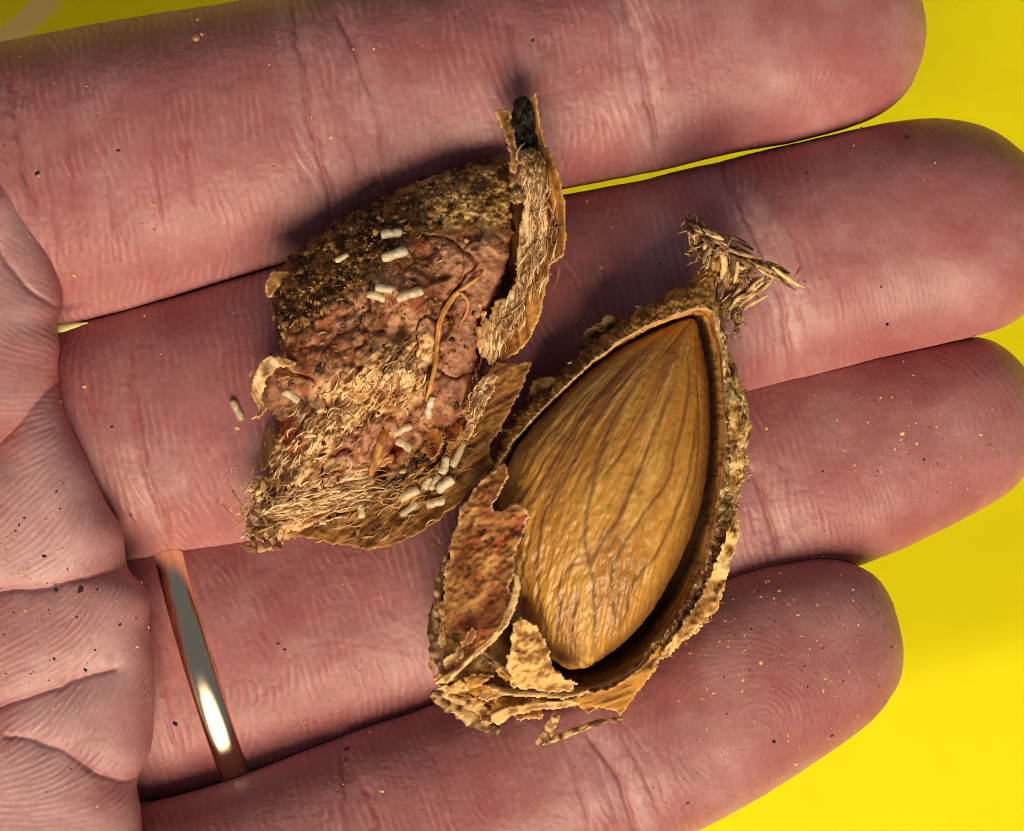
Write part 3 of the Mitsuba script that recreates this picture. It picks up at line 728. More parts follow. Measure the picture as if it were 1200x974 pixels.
    def flesh(seed, edge_w=5.0, pinkness=0.8):
        def f(x, y, d, z):
            q = fb(x, y, 22, 4, seed, 0.6)
            c = mixc(np.array([0.30, 0.15, 0.06]), np.array([0.58, 0.40, 0.19]), ss(-0.4, 0.4, q))
            c = mixc(c, np.array([0.38, 0.15, 0.09]), pinkness * ss(0.05, 0.45, fb(x, y, 40, 3, seed + 1)))
            c = mixc(c, np.array([0.05, 0.03, 0.02]), 0.7 * ss(0.35, 0.6, fb(x, y, 8, 3, seed + 2)))
            return mixc(c, np.array([0.76, 0.64, 0.42]), 0.85 * ss(edge_w, 0.5, d))
        return f
    def creamy(seed):
        def f(x, y, d, z):
            q = fb(x, y, 12, 4, seed, 0.6)
            c = mixc(np.array([0.30, 0.18, 0.07]), np.array([0.72, 0.58, 0.32]), ss(-0.35, 0.25, q))
            return mixc(c, np.array([0.80, 0.70, 0.48]), 0.8 * ss(5, 0.5, d))
        return f
    def bark(seed):
        def f(x, y, d, z):
            q = along(x, y, -20, 40, 5, seed, 3)
            c = mixc(np.array([0.12, 0.06, 0.02]), np.array([0.52, 0.33, 0.11]), ss(-0.4, 0.4, q))
            return mixc(c, np.array([0.74, 0.58, 0.30]), 0.8 * ss(4.5, 0.5, d))
        return f
    # the wide left skin, its right edge standing over the kernel
    leaf('torn_skin', [(583, 546), (593, 542), (599, 556), (590, 572), (580, 590), (580, 597), (592, 595), (604, 588), (615, 590), (622, 604), (612, 624), (606, 642), (604, 655), (607, 668), (600, 685), (604, 704), (592, 735), (570, 762), (545, 785), (520, 800), (510, 794), (516, 770), (512, 742), (519, 705), (519, 670), (526, 640), (538, 600), (556, 570)],
         [(588, 548, 262), (580, 592, 262), (615, 598, 284), (607, 640, 285), (600, 690, 288), (590, 730, 262), (560, 765, 225), (515, 795, 195), (560, 580, 235), (540, 620, 205), (524, 680, 180), (516, 740, 172), (556, 650, 232), (565, 700, 232), (545, 735, 205)], flesh(601), 6, 601, 4.2, (4.0, 12.0), True)
    leaf('torn_skin', [(601, 668), (609, 672), (611, 690), (606, 710), (596, 733), (578, 755), (556, 772), (540, 790), (524, 805), (506, 806), (512, 797), (534, 786), (552, 766), (574, 744), (588, 724), (597, 700), (601, 685)],
         [(606, 672, 300), (607, 700, 302), (592, 734, 288), (570, 758, 262), (545, 785, 236), (510, 803, 205), (598, 702, 299), (582, 738, 284), (556, 768, 252)], creamy(621), 14, 621, 1.0, (1.2, 8.0), True, 'narrow cream edge of the torn skin, bent upright')
    leaf('torn_skin', [(600, 728), (612, 712), (614, 722), (630, 733), (638, 746), (644, 762), (650, 778), (660, 792), (676, 800), (668, 812), (630, 812), (596, 806), (592, 786), (597, 760)],
         [(610, 718, 272), (630, 736, 272), (645, 765, 268), (660, 792, 250), (600, 750, 250), (596, 800, 215), (630, 808, 212), (670, 808, 220), (622, 770, 250)], creamy(641), 7, 641, 4.6, (4.5, 9.0), True, 'cream lower flap with a toothed edge beside the kernel')
    # ragged layers under it
    leaf('bark_strip', [(508, 800), (530, 796), (560, 800), (600, 806), (640, 812), (675, 812), (720, 800), (752, 776), (772, 750), (778, 756), (764, 788), (748, 808), (736, 830), (727, 839), (722, 834), (705, 830), (680, 826), (640, 828), (600, 836), (584, 848), (570, 842), (552, 836), (540, 820), (522, 812)],
         [(510, 804, 168), (560, 815, 165), (600, 825, 165), (650, 820, 185), (700, 815, 195), (750, 785, 205), (770, 755, 212), (728, 836, 160), (680, 826, 165), (580, 842, 150)], bark(661), 9, 661, 3.0, (2.5, 7.0), True, 'orange brown lower lip curling away from the hull')
    leaf('bark_strip', [(575, 836), (596, 826), (640, 820), (668, 818), (682, 822), (664, 830), (630, 832), (600, 840), (584, 852), (574, 846)],
         [(578, 842, 188), (620, 826, 206), (680, 820, 210), (600, 836, 198)], creamy(681), 8, 681, 1.2, (1.6, 7.0), True)
    leaf('bark_strip', [(560, 800), (590, 806), (628, 810), (668, 812), (690, 806), (694, 812), (660, 820), (620, 818), (585, 815)],
         [(560, 803, 212), (600, 810, 220), (650, 815, 226), (690, 808, 226)], creamy(691), 7, 691, 1.5, (1.8, 7.0), True)
    parts = [rough_tube([(628, 860, 150), (640, 848, 160), (646, 834, 178), (652, 822, 190)], [4, 6.5, 6, 4], 51, 0.4, 7, 14, 2, 0.5), rough_tube([(630, 858, 148), (655, 852, 152), (690, 838, 158), (725, 832, 165)], [4, 3.5, 3.5, 2.5], 52, 0.35, 7, 12, 2, 0.6),
             rough_tube([(508, 802, 168), (530, 815, 160), (560, 832, 150), (586, 846, 148)], [5, 9, 9, 5], 53, 0.6, 9, 16, 2, 0.7), rough_tube([(522, 800, 180), (548, 812, 175), (575, 822, 172)], [4, 6, 4], 54, 0.6, 8, 14, 2, 0.7),
             rough_tube([(516, 700, 160), (512, 730, 155), (514, 760, 160), (506, 772, 158)], [4, 7, 7, 3], 55, 0.6, 8, 14, 2, 0.6), rough_tube([(530, 640, 180), (522, 670, 165), (517, 705, 160)], [3, 6, 5], 56, 0.6, 8, 14, 2, 0.6)]
    for i, p in enumerate(parts):
        add('split_hull__strand' + (f'_{i:03d}' if i else ''), *p, 'husk')
    # broken layers at the lower left end
    rg = np.random.default_rng(63)
    for k, (fx, fy, fz, fr, fa) in enumerate([(518, 792, 186, 15, -25), (534, 806, 184, 20, -10), (552, 822, 176, 18, 20), (560, 796, 200, 18, -30), (578, 812, 200, 22, 8), (572, 838, 170, 18, 25), (604, 822, 206, 24, 5), (532, 770, 214, 16, -45), (548, 748, 226, 14, -50), (590, 790, 222, 14, 30), (640, 824, 196, 22, -5), (522, 712, 178, 16, -80), (528, 672, 182, 16, -75), (519, 752, 176, 14, -85), (614, 836, 176, 20, 0), (700, 820, 186, 22, -22), (664, 814, 214, 16, 4)]):
        th = np.linspace(0, 2 * math.pi, 11, endpoint=False); c, sn = math.cos(math.radians(fa)), math.sin(math.radians(fa))
        rad = fr * (0.7 + 0.6 * rg.random(11)); ex, ey = rad * np.cos(th), 0.42 * rad * np.sin(th)
        n1, lift = np.array([-sn, c]) * 0.5 * fr, rg.uniform(-10, 14)
        leaf('bark_flake', [(fx + ex[m] * c - ey[m] * sn, fy + ex[m] * sn + ey[m] * c) for m in range(11)], [(fx + n1[0], fy + n1[1], fz - lift), (fx - n1[0], fy - n1[1], fz + lift), (fx + fr * c, fy + fr * sn, fz + 3), (fx - fr * c, fy - fr * sn, fz - 3), (fx, fy, fz)],
             (bark, creamy, flesh)[k % 3](820 + 7 * k), 5, 820 + 7 * k, 2.0, (3.0, 5.0))
    # flakes beside the upper left rim and the right rim
    leaf('flake', [(676, 398), (684, 388), (700, 378), (712, 366), (724, 372), (722, 382), (706, 396), (690, 408), (680, 410)], [(680, 402, 190), (714, 370, 205), (722, 380, 200), (690, 406, 188)], felt_colour(711), 7, 711, 1.5, (2.0, 5.0), True)
    leaf('flake', [(618, 462), (624, 444), (640, 440), (656, 442), (650, 452), (634, 470), (612, 500), (596, 525), (590, 520), (604, 492)], [(622, 450, 190), (650, 445, 205), (612, 495, 185), (594, 522, 185)], felt_colour(721), 8, 721, 2.2, (2.5, 5.0), True)
    leaf('flake', [(852, 434), (862, 432), (868, 448), (874, 462), (880, 484), (878, 502), (870, 500), (866, 488), (858, 462)], [(856, 438, 215), (868, 455, 200), (878, 500, 175), (866, 490, 190)], felt_colour(731, True), 6, 731, 2.4, (2.0, 5.0), True)
    leaf('torn_rim', [(860, 600), (866, 622), (858, 655), (848, 690), (843, 714), (836, 720), (822, 733), (800, 750), (786, 768), (774, 776), (770, 770), (782, 752), (800, 722), (816, 700), (828, 672), (840, 640), (850, 612)],
         [(862, 610, 196), (846, 690, 172), (840, 716, 160), (790, 760, 180), (774, 772, 190), (800, 722, 226), (828, 672, 240), (850, 612, 248), (835, 690, 196)], lambda x, y, d, z: mixc(wood(x, y, 743, 0.28 + 0.3 * along(x, y, -60, 30, 4, 744, 2)), np.array([0.8, 0.7, 0.48]), 0.6 * ss(4, 0.5, d)), 9, 741, 5.5, (3.5, 6.0), True, 'wide pale torn patch at the lower right of the rim')
    leaf('torn_rim', [(853, 452), (862, 462), (866, 480), (868, 505), (862, 530), (864, 556), (858, 580), (850, 570), (852, 540), (850, 500), (850, 470)],
         [(854, 456, 254), (868, 500, 226), (862, 575, 226), (852, 560, 256), (851, 500, 258)], lambda x, y, d, z: wood(x, y, 753, 0.3), 8, 751, 5.5, (3.5, 5.0), True)
    # the stalk remnant: a skeleton of fibres above the tip
    rods = [([(806, 258, 215), (820, 268, 235), (838, 282, 245), (866, 296, 240)], [3, 7, 11, 9]), ([(842, 280, 240), (872, 298, 238), (905, 316, 225), (932, 331, 212), (951, 340, 205)], [9, 9, 8, 6, 2.5]),
            ([(838, 284, 238), (832, 302, 236), (824, 322, 235)], [10, 7, 6]), ([(846, 288, 232), (850, 310, 220), (842, 345, 212), (846, 372, 205)], [9, 10, 11, 6]), ([(906, 322, 220), (888, 338, 206), (872, 348, 198), (856, 364, 190), (850, 384, 180)], [6, 8, 8, 7, 4]),
            ([(852, 314, 222), (872, 316, 218), (884, 308, 226)], [5, 4, 5]), ([(868, 318, 216), (876, 330, 208), (884, 338, 204)], [3, 3.5, 4]), ([(858, 350, 196), (866, 372, 186), (862, 384, 180), (848, 396, 178)], [5, 4, 4, 3]), ([(805, 296, 210), (818, 290, 220), (832, 288, 232)], [3, 4, 5]), ([(812, 262, 225), (812, 280, 222), (818, 300, 220)], [4, 5, 4])]
    n = 0
    for p, r in rods:
        base = np.array([(*put(np.array(q[:2]), q[2]), q[2]) for q in p]); rr_ = np.interp(np.linspace(0, 1, len(base)), np.linspace(0, 1, len(r)), r); rs = np.random.default_rng(900 + n); many = []
        for k in range(20):                                       # a bundle of torn fibres
            off = rs.normal(0, 0.42, 3) * rr_[:, None] * 1.1 + rs.normal(0, 2.4, (len(base), 3)); u0 = rs.integers(0, 34); u1 = u0 + rs.integers(16, 27)
            c3 = curve(base + off, 60)[u0:u1][::4]; h = rs.random()
            many.append(rough_tube(c3, rs.uniform(0.20, 0.50) * np.array([0.6, 1, 1, 0.35]) * np.mean(r), 1000 + 20 * n + k, 0.45, 6, 9, 1.8, 0.9, lambda g, h=h * h: mixc(np.array([0.12, 0.075, 0.04]), np.array([0.80, 0.68, 0.46]), np.clip(h + 0.45 * g, 0, 1))))
        add('split_hull__stalk_fibre' + (f'_{n:03d}' if n else ''), *merge(many), 'husk'); n += 1
    leaf('stalk_scale', [(808, 258), (820, 262), (842, 280), (870, 297), (884, 314), (872, 322), (868, 338), (852, 352), (848, 374), (838, 345), (831, 318), (833, 294), (822, 286), (812, 298), (811, 280)],
         [(810, 260, 212), (840, 284, 232), (880, 312, 214), (850, 350, 192), (846, 372, 198), (834, 310, 226), (814, 290, 208), (852, 318, 198)], lambda x, y, d, z: wood(x, y, 871, 0.05), 6, 871, 4.5, (3.5, 7.0), True, 'crumpled papery stalk remnant above the tip of the hull')
    # loose fibres and crumbs along the torn edges, too small to single out
    rng = np.random.default_rng(77); bits = []
    ring_o = np.stack([C[0] + ro * np.cos(a), C[1] + ro * np.sin(a), zo], 1)
    for i in rng.choice(len(a), 100):
        q = ring_o[i] + rng.normal(0, [4, 4, 10]); w = rng.normal(0, [4, 4, 3]) 
        q[2] += 18 * rng.random()
        bits.append(rough_tube([q, q + w * 0.5 + rng.normal(0, 2, 3), q + w + rng.normal(0, 2, 3)], [rng.uniform(0.6, 1.4), rng.uniform(0.5, 1.0), 0.3], i, 0.4, 5, 5, 3.0))
    for p, r in rods:
        for k in range(16):
            q = curve([(*put(np.array(s[:2]), s[2]), s[2]) for s in p], 60)[rng.integers(60)] + rng.normal(0, 4, 3); w = rng.normal(0, 6, 3)
            bits.append(rough_tube([q, q + w * 0.5, q + w], [rng.uniform(0.8, 2.0), 1.0, 0.4], k, 0.4, 5, 5, 3.0))
    for i in rng.choice(np.nonzero((deg > -60) & (deg < 75))[0], 420):           # shreds lying along the torn right rim
        w = rng.random(); L = int(rng.uniform(6, 26)); j = (i + np.array([0, L // 2, L])) % len(a); w3 = np.clip(w + rng.normal(0, 0.12, 3), -0.05, 1.1)
        q = np.stack([C[0] + (rr[j] * (1 - w3) + ro[j] * w3) * np.cos(a[j]), C[1] + (rr[j] * (1 - w3) + ro[j] * w3) * np.sin(a[j]), zr[j] * (1 - w3 ** 2) + zo[j] * w3 ** 2 + rng.uniform(-1, 9, 3)], 1)
        h = rng.random()
        bits.append(rough_tube(q, [rng.uniform(0.8, 2.6), rng.uniform(0.8, 2.4), 0.5], int(i), 0.5, 5, 6, 3.0, 0.7, lambda n, h=h: mixc(np.array([0.16, 0.09, 0.04]), np.array([0.84, 0.74, 0.54]), np.clip(h * 1.2 + 0.3 * n, 0, 1))))
    add('split_hull__loose_fibres', *merge(bits), 'husk')
    labels['split_hull__loose_fibres'] = {'kind': 'stuff'}
    tag('split_hull', 'split tan almond hull cradling the whole kernel, its right rim torn and fibrous', 'almond hull')

def felt_colour(seed, pale=False):
    def f(x, y, d, z):
        q = fb(x, y, 9, 4, seed, 0.6) + (0.45 if pale else 0)
        return mixc(np.array([0.13, 0.075, 0.03]), np.array([0.45, 0.34, 0.18]), ss(-0.4, 0.5, q))
    return f
hull()
# ------------------------------------------------------------------ the broken, decayed hull half
def rotten():
    HEAD = 'broken_hull__'
    Zp = 205.0
    body = [(312, 346), (311, 330), (320, 312), (340, 294), (362, 276), (386, 258), (412, 244), (440, 232), (466, 218), (492, 208), (520, 198), (548, 189), (572, 180), (589, 178), (596, 190), (598, 214), (600, 240), (602, 268), (598, 296), (592, 322), (580, 346), (568, 366), (558, 384), (560, 404), (560, 424),
            (566, 436), (574, 440), (572, 460), (560, 484), (548, 508), (540, 540), (524, 572), (500, 598), (470, 616), (436, 624), (400, 626), (366, 628), (340, 632), (318, 641), (304, 640), (312, 622), (300, 612), (286, 604), (296, 590), (290, 572), (306, 566), (312, 548), (316, 520), (328, 494), (308, 478), (302, 462), (305, 440), (316, 420), (326, 404), (322, 386), (318, 366)]
    poly = put(outline(body, 1400, True), Zp)
    bulk = surface_through([(312, 340, 152), (340, 300, 150), (400, 252, 152), (470, 218, 158), (560, 188, 168), (594, 200, 176), (380, 300, 184), (440, 270, 198), (520, 240, 206), (575, 240, 206), (598, 280, 208), (350, 350, 206), (420, 340, 232), (500, 310, 240), (560, 300, 232), (585, 330, 212),
                            (330, 400, 196), (400, 410, 240), (460, 400, 246), (530, 390, 244), (556, 400, 226), (330, 460, 188), (400, 470, 228), (470, 470, 232), (530, 470, 228), (560, 450, 200), (320, 540, 180), (370, 530, 215), (430, 530, 216), (500, 530, 196), (545, 510, 186), (300, 600, 160), (350, 590, 196), (420, 590, 192), (480, 590, 172), (520, 560, 172), (330, 630, 156), (400, 624, 160), (460, 614, 158)], 8)
    pz = lambda pts: put(pts, 232)
    def zones(x, y):
        wx, wy = x + 9 * fb(x, y, 30, 3, 301), y + 9 * fb(x, y, 30, 3, 302)
        line = np.interp(wx, [300, 340, 390, 450, 490, 530, 610], [440, 408, 372, 330, 288, 272, 268])
        crust = ss(14, -14, wy - line)
        yellow = crust * ss(470, 520, wx) * ss(205, 232, wy)
        d1, _ = polyd(wx, wy, [(290, 615), (335, 548), (400, 492), (455, 452), (490, 432)])
        cream = ss(46, 22, d1) * (1 - crust)
        d2, _ = polyd(wx, wy, [(300, 612), (370, 590), (450, 562)])
        grey = ss(34, 16, d2) * (1 - 0.6 * cream)
        d3, _ = polyd(wx, wy, [(410, 628), (470, 585), (520, 545), (540, 500)])
        dark = ss(46, 22, d3)
        return wx, wy, crust, yellow, cream, grey, dark
    lobes = [([(574, 300), (560, 350), (546, 400), (534, 450), (522, 484)], 27, 20), ([(395, 440), (425, 415), (450, 425), (462, 440)], 26, 12), ([(480, 350), (470, 400), (450, 450)], 30, 9), ([(412, 530), (432, 516), (448, 508)], 19, 13), ([(345, 440), (380, 430)], 24, 8), ([(500, 330), (530, 310)], 24, 8)]
    pits = [((472, 391), 9, 13), ((447, 388), 4, 5), ((521, 326), 5, 6), ((430, 400), 3, 5), ((505, 468), 4, 6), ((376, 424), 5, 6), ((560, 215), 9, 10), ((486, 330), 4, 5), ((350, 420), 5, 6)]
    cuts = [([(554, 420), (545, 450), (536, 480), (520, 500)], 7, 26), ([(462, 520), (452, 540), (444, 556)], 7, 34), ([(372, 612), (400, 606), (425, 598), (450, 590)], 6, 16), ([(500, 500), (515, 520), (510, 540)], 12, 14), ([(535, 500), (545, 515)], 10, 12), ([(410, 450), (440, 462), (470, 448)], 5, 10), ([(340, 470), (380, 474), (410, 468)], 8, 10), ([(596, 300), (578, 350), (560, 385)], 6, 10)]
    def top(x, y, d):
        wx, wy, crust, yellow, cream, grey, dark = zones(x, y)
        z = bulk(x, y) - 26 * np.exp(-d / 12.0)
        for line, w, h in lobes:
            dist, t = polyd(wx, wy, pz(line)); z = z + h * np.sqrt(np.clip(1 - (dist / w) ** 2, 0, 1))
        for c, w, h in pits:
            c = pz(np.array(c, float)); z = z - h * np.exp(-((wx - c[0]) ** 2 * 0.7 + (wy - c[1]) ** 2 * 1.4) / w ** 2)
        for line, w, h in cuts:
            dist, t = polyd(wx, wy, pz(line)); z = z - h * np.exp(-(dist / w) ** 2)
        z = z + crust * (6.5 * fb(x, y, 13, 4, 311, 0.62) + 3.0 * np.abs(fb(x, y, 6, 2, 312)) + 2.4 * fb(x, y, 3.4, 2, 313))
        z = z + (1 - crust) * (7.0 * fb(x, y, 36, 3, 314) - 7.0 * np.exp(-(fb(x, y, 52, 3, 329) / 0.05) ** 2) + 5.0 * np.abs(fb(x, y, 20, 3, 328)) + 2.6 * fb(x, y, 9, 4, 315, 0.6) + 0.9 * fb(x, y, 3.6, 2, 316))
        z = z + cream * (8.5 * along(x, y, -52, 26, 6, 317, 3) + 5.0 * fb(x, y, 6, 3, 318, 0.6) + 4)
        z = z + grey * (6.0 * along(x, y, -14, 40, 4.5, 319, 3) + 3.0 * fb(x, y, 5, 2, 320) + 2)
        z = z + dark * (5.0 * along(x, y, -35, 30, 6, 321, 3) + 3 * fb(x, y, 6, 3, 322))
        return z
    def colour(x, y, d, z):
        wx, wy, crust, yellow, cream, grey, dark = zones(x, y)
        q1, q2, q3 = fb(x, y, 34, 3, 331), fb(x, y, 11, 4, 332, 0.62), fb(x, y, 4.5, 2, 333)
        pulp = mixc(np.array([0.25, 0.13, 0.078]), np.array([0.48, 0.325, 0.235]), ss(-0.35, 0.35, q1))
        pulp = mixc(pulp, np.array([0.30, 0.105, 0.05]), 0.75 * ss(0.1, 0.45, fb(x, y, 26, 3, 334)))
        pulp = mixc(pulp, np.array([0.62, 0.46, 0.32]), 0.6 * ss(0.1, 0.5, q2))
        pulp = mixc(pulp, np.array([0.11, 0.055, 0.03]), 0.75 * ss(0.15, 0.42, fb(x, y, 9, 4, 335, 0.6)))
        cr = mixc(np.array([0.055, 0.032, 0.014]), np.array([0.24, 0.145, 0.05]), ss(-0.25, 0.40, q2 + 0.35 * q3))
        cr = mixc(cr, np.array([0.40, 0.29, 0.12]), 0.75 * ss(0.3, 0.6, q2 + 0.6 * q3))
        dist, _ = polyd(x, y, pz([(312, 336), (380, 268), (470, 222), (560, 190), (592, 200)]))
        cr = mixc(cr, np.array([0.30, 0.195, 0.075]), 0.65 * ss(46, 10, dist) * ss(-0.3, 0.3, q2))
        ye = mixc(np.array([0.38, 0.27, 0.10]), np.array([0.72, 0.61, 0.35]), ss(-0.3, 0.35, q2 + 0.3 * q3))
        ye = mixc(ye, np.array([0.07, 0.045, 0.02]), 0.8 * ss(0.28, 0.5, fb(x, y, 10, 3, 336)))
        c = mixc(pulp, cr, crust); c = mixc(c, ye, 0.9 * yellow)
        cf = mixc(np.array([0.30, 0.18, 0.09]), np.array([0.80, 0.68, 0.46]), ss(-0.4, 0.35, along(x, y, -52, 26, 6, 317, 3) + 0.5 * q3))
        c = mixc(c, cf, 0.92 * cream)
        gf = mixc(np.array([0.17, 0.115, 0.07]), np.array([0.70, 0.60, 0.44]), ss(-0.4, 0.4, along(x, y, -14, 40, 4.5, 319, 3) + 0.4 * q3))
        c = mixc(c, gf, 0.92 * grey)
        dk = mixc(np.array([0.035, 0.025, 0.02]), np.array([0.31, 0.20, 0.10]), ss(-0.3, 0.45, along(x, y, -35, 30, 6, 321, 3) + 0.4 * q2))
        c = mixc(c, dk, 0.9 * dark)
        for line in (lobes[0][0], lobes[3][0]):
            dist, _ = polyd(wx, wy, pz(line))
            pk = mixc(np.array([0.34, 0.175, 0.13]), np.array([0.52, 0.36, 0.29]), ss(-0.4, 0.4, q2 + 0.3 * q3))
            c = mixc(c, pk, 0.8 * ss(25, 16, dist))
        for p, w, h in pits:
            p = pz(np.array(p, float))
            c = mixc(c, np.array([0.05, 0.025, 0.014]), 0.8 * np.exp(-((wx - p[0]) ** 2 * 0.7 + (wy - p[1]) ** 2 * 1.4) / (0.8 * w) ** 2))  # pits darkened in the colour too, painted shade on top of the relief
        rd, _ = polyd(wx, wy, pz([(335, 500), (340, 530)]))
        return mixc(c, np.array([0.36, 0.10, 0.05]), 0.8 * ss(16, 8, rd))
    v, f, c = slab(poly, top, 40, colour, 1.3, (4.0, 7.0), 340, under=lambda x, y, d: np.minimum(150 - 34 * (1 - np.exp(-d / 30)), 160), edge_round=3)
    add(HEAD + 'pulp', v, f, c, 'husk')
    keep = v[: len(v) // 2]; TOPS = []
    def leaf(name, pts, zs, colour, thick=6.0, seed=0, rough=1.6, ragged=(2.2, 7.0), label=None, extra=None):
        zt = surface_through(zs)
        poly = put(outline(pts, 900, True), float(np.mean([q[2] for q in zs])))
        top = lambda x, y, d: zt(x, y) + 1.5 * rough * fb(x, y, 12, 3, seed + 1) + 0.7 * rough * fb(x, y, 4.5, 2, seed + 2) + (extra(x, y, d) if extra else 0)
        k, n = HEAD + name, 1
        while k in scene:
            k = HEAD + f'{name}_{n:03d}'; n += 1
        got = slab(poly, top, thick, colour, 1.4, ragged, seed)
        add(k, *got, 'husk')
        if label: labels[k] = {'label': label}
        TOPS.append(got[0][: len(got[0]) // 2])
        return TOPS[-1]
    def peelc(seed, ang, lo, hi, edge=np.array([0.76, 0.60, 0.34]), dirt=0.5):
        def g(x, y, d, z):
            q = along(x, y, ang, 60, 4.5, seed, 3) + 0.35 * fb(x, y, 12, 3, seed + 1)
            c = mixc(np.array(lo), np.array(hi), ss(-0.5, 0.5, q))
            c = mixc(c, np.array([0.07, 0.04, 0.02]), dirt * ss(0.3, 0.55, fb(x, y, 10, 3, seed + 2)))
            return mixc(c, edge, 0.8 * ss(4.5, 0.5, d))
        return g
    brown = ([0.27, 0.14, 0.045], [0.56, 0.36, 0.15]); straw = ([0.30, 0.20, 0.09], [0.78, 0.68, 0.50])
    # the tall peel on the right: a brown outer skin with pale fibre inside it
    leaf('peel', [(622, 176), (633, 168), (643, 172), (655, 202), (663, 236), (664, 284), (662, 301), (646, 311), (640, 340), (634, 370), (622, 398), (608, 414), (590, 424), (574, 424), (580, 396), (596, 366), (610, 340), (622, 300), (630, 260), (632, 220)],
         [(640, 175, 206), (658, 235, 238), (660, 295, 240), (640, 305, 224), (632, 370, 226), (612, 408, 214), (580, 420, 198), (600, 370, 206), (622, 300, 205), (630, 230, 205), (650, 260, 222)], peelc(401, 80, *brown, dirt=0.25), 6, 401, 1.3, (1.6, 8.0), 'brown papery peel along the right side with a pale edge')
    leaf('peel', [(618, 184), (632, 178), (640, 190), (640, 220), (644, 256), (640, 292), (626, 322), (616, 350), (604, 380), (592, 402), (580, 424), (572, 428), (560, 410), (554, 392), (556, 384), (572, 372), (580, 352), (592, 350), (602, 330), (606, 290), (610, 256), (612, 232), (602, 222), (594, 218), (606, 206)],
         [(630, 182, 212), (640, 230, 226), (640, 290, 222), (606, 300, 216), (612, 230, 222), (600, 218, 220), (590, 400, 222), (560, 395, 216), (600, 350, 224), (576, 424, 208)], peelc(421, 82, *straw, dirt=0.6), 9, 421, 1.2, (3.0, 6.0), 'pale fibrous inner layer of the peel', extra=lambda x, y, d: 6.0 * along(x, y, 82, 70, 6, 425, 3))
    leaf('peel', [(588, 196), (606, 214), (622, 236), (626, 270), (622, 310), (608, 356), (586, 402), (562, 416), (550, 398), (566, 366), (580, 340), (588, 300), (590, 250)], [(600, 215, 172), (620, 260, 186), (590, 270, 160), (575, 350, 166), (604, 350, 186), (565, 405, 172)], peelc(431, 80, [0.12, 0.06, 0.025], [0.30, 0.17, 0.06]), 5, 431, 1.5)  # added dark backing sheet that fills the shaded gap under the peel
    # the lower skin: a shallow dish that holds grains
    low = leaf('lower_skin', [(628, 421), (618, 442), (607, 464), (597, 484), (587, 504), (577, 522), (575, 534), (580, 545), (566, 562), (544, 586), (520, 606), (498, 622), (462, 640), (430, 646), (392, 640), (356, 632), (330, 628), (345, 610), (380, 606), (420, 598), (460, 578), (496, 560), (520, 530), (536, 500), (552, 470), (566, 444), (574, 428), (592, 424), (610, 425)],
         [(626, 424, 224), (600, 478, 216), (576, 528, 206), (574, 548, 204), (540, 586, 196), (498, 618, 186), (440, 642, 176), (360, 632, 160), (340, 622, 158), (420, 604, 170), (480, 575, 176), (530, 530, 182), (560, 465, 200), (580, 430, 210), (540, 560, 184), (500, 595, 172)], peelc(441, -35, [0.15, 0.08, 0.03], [0.38, 0.24, 0.10], np.array([0.52, 0.37, 0.16]), 0.45), 7, 441, 2.4, (4.0, 11.0), 'brown lower skin with a thin pale edge', extra=lambda x, y, d: 3.2 * along(x, y, -35, 40, 5.5, 445, 3) * ss(3, 16, d))
    leaf('peel', [(556, 452), (566, 440), (576, 436), (584, 440), (578, 462), (566, 486), (556, 506), (548, 520), (540, 516), (546, 494), (542, 480), (550, 466)], [(570, 442, 226), (560, 470, 224), (552, 500, 214), (546, 514, 204)], peelc(451, 60, *straw, dirt=0.6), 8, 451, 3.6, (3.0, 5.0))
    # stalk end
    leaf('stalk_scale', [(576, 128), (590, 127), (600, 130), (604, 150), (606, 172), (610, 190), (604, 206), (596, 200), (597, 180), (590, 160), (584, 140)], [(582, 129, 196), (598, 135, 200), (602, 170, 202), (604, 200, 214), (590, 160, 196)], peelc(461, 70, [0.24, 0.155, 0.06], [0.48, 0.35, 0.17]), 7, 461, 2.2)
    leaf('stalk_scale', [(618, 122), (622, 112), (628, 107), (631, 122), (634, 146), (640, 166), (644, 180), (634, 182), (626, 168), (622, 146)], [(626, 110, 202), (632, 140, 210), (640, 176, 210), (624, 150, 200)], peelc(471, 80, *brown), 6, 471, 1.2)
    s = trimesh.creation.icosphere(5)
    def lump(centre, r, seed, lo, hi):
        p = s.vertices.copy()
        k = 1 + 0.42 * fb(p[:, 0] * 2 + p[:, 2], p[:, 1] * 2 - p[:, 2], 1.0, 4, seed, 0.65)[:, None] + 0.10 * np.abs(vn(p[:, 0] * 5 + p[:, 2] * 3, p[:, 1] * 5 - p[:, 2] * 4, seed))[:, None]
        q = fb(p[:, 0] * 4 + p[:, 2], p[:, 1] * 4, 1.0, 3, seed + 2)
        return p * k * np.array(r) + np.array([*put(np.array(centre[:2], float), centre[2]), centre[2]]), s.faces, mixc(np.array(lo), np.array(hi), ss(-0.2, 0.6, q))
    add(HEAD + 'stalk', *merge([lump((614, 139, 194), (14, 22, 12), 5, [0.012, 0.010, 0.008], [0.075, 0.062, 0.05]), lump((618, 166, 198), (12, 13, 10), 6, [0.014, 0.011, 0.008], [0.10, 0.07, 0.045])]), 'husk')
    labels[HEAD + 'stalk'] = {'label': 'blackened stalk end'}
    for i, args in enumerate([((622, 192, 214), (12, 16, 14), 7), ((606, 230, 222), (9, 8, 9), 8), ((630, 205, 228), (9, 18, 9), 9)]):
        add(HEAD + 'fibre_tuft' + (f'_{i:03d}' if i else ''), *lump(*args, [0.25, 0.18, 0.09], [0.66, 0.58, 0.44]), 'husk')
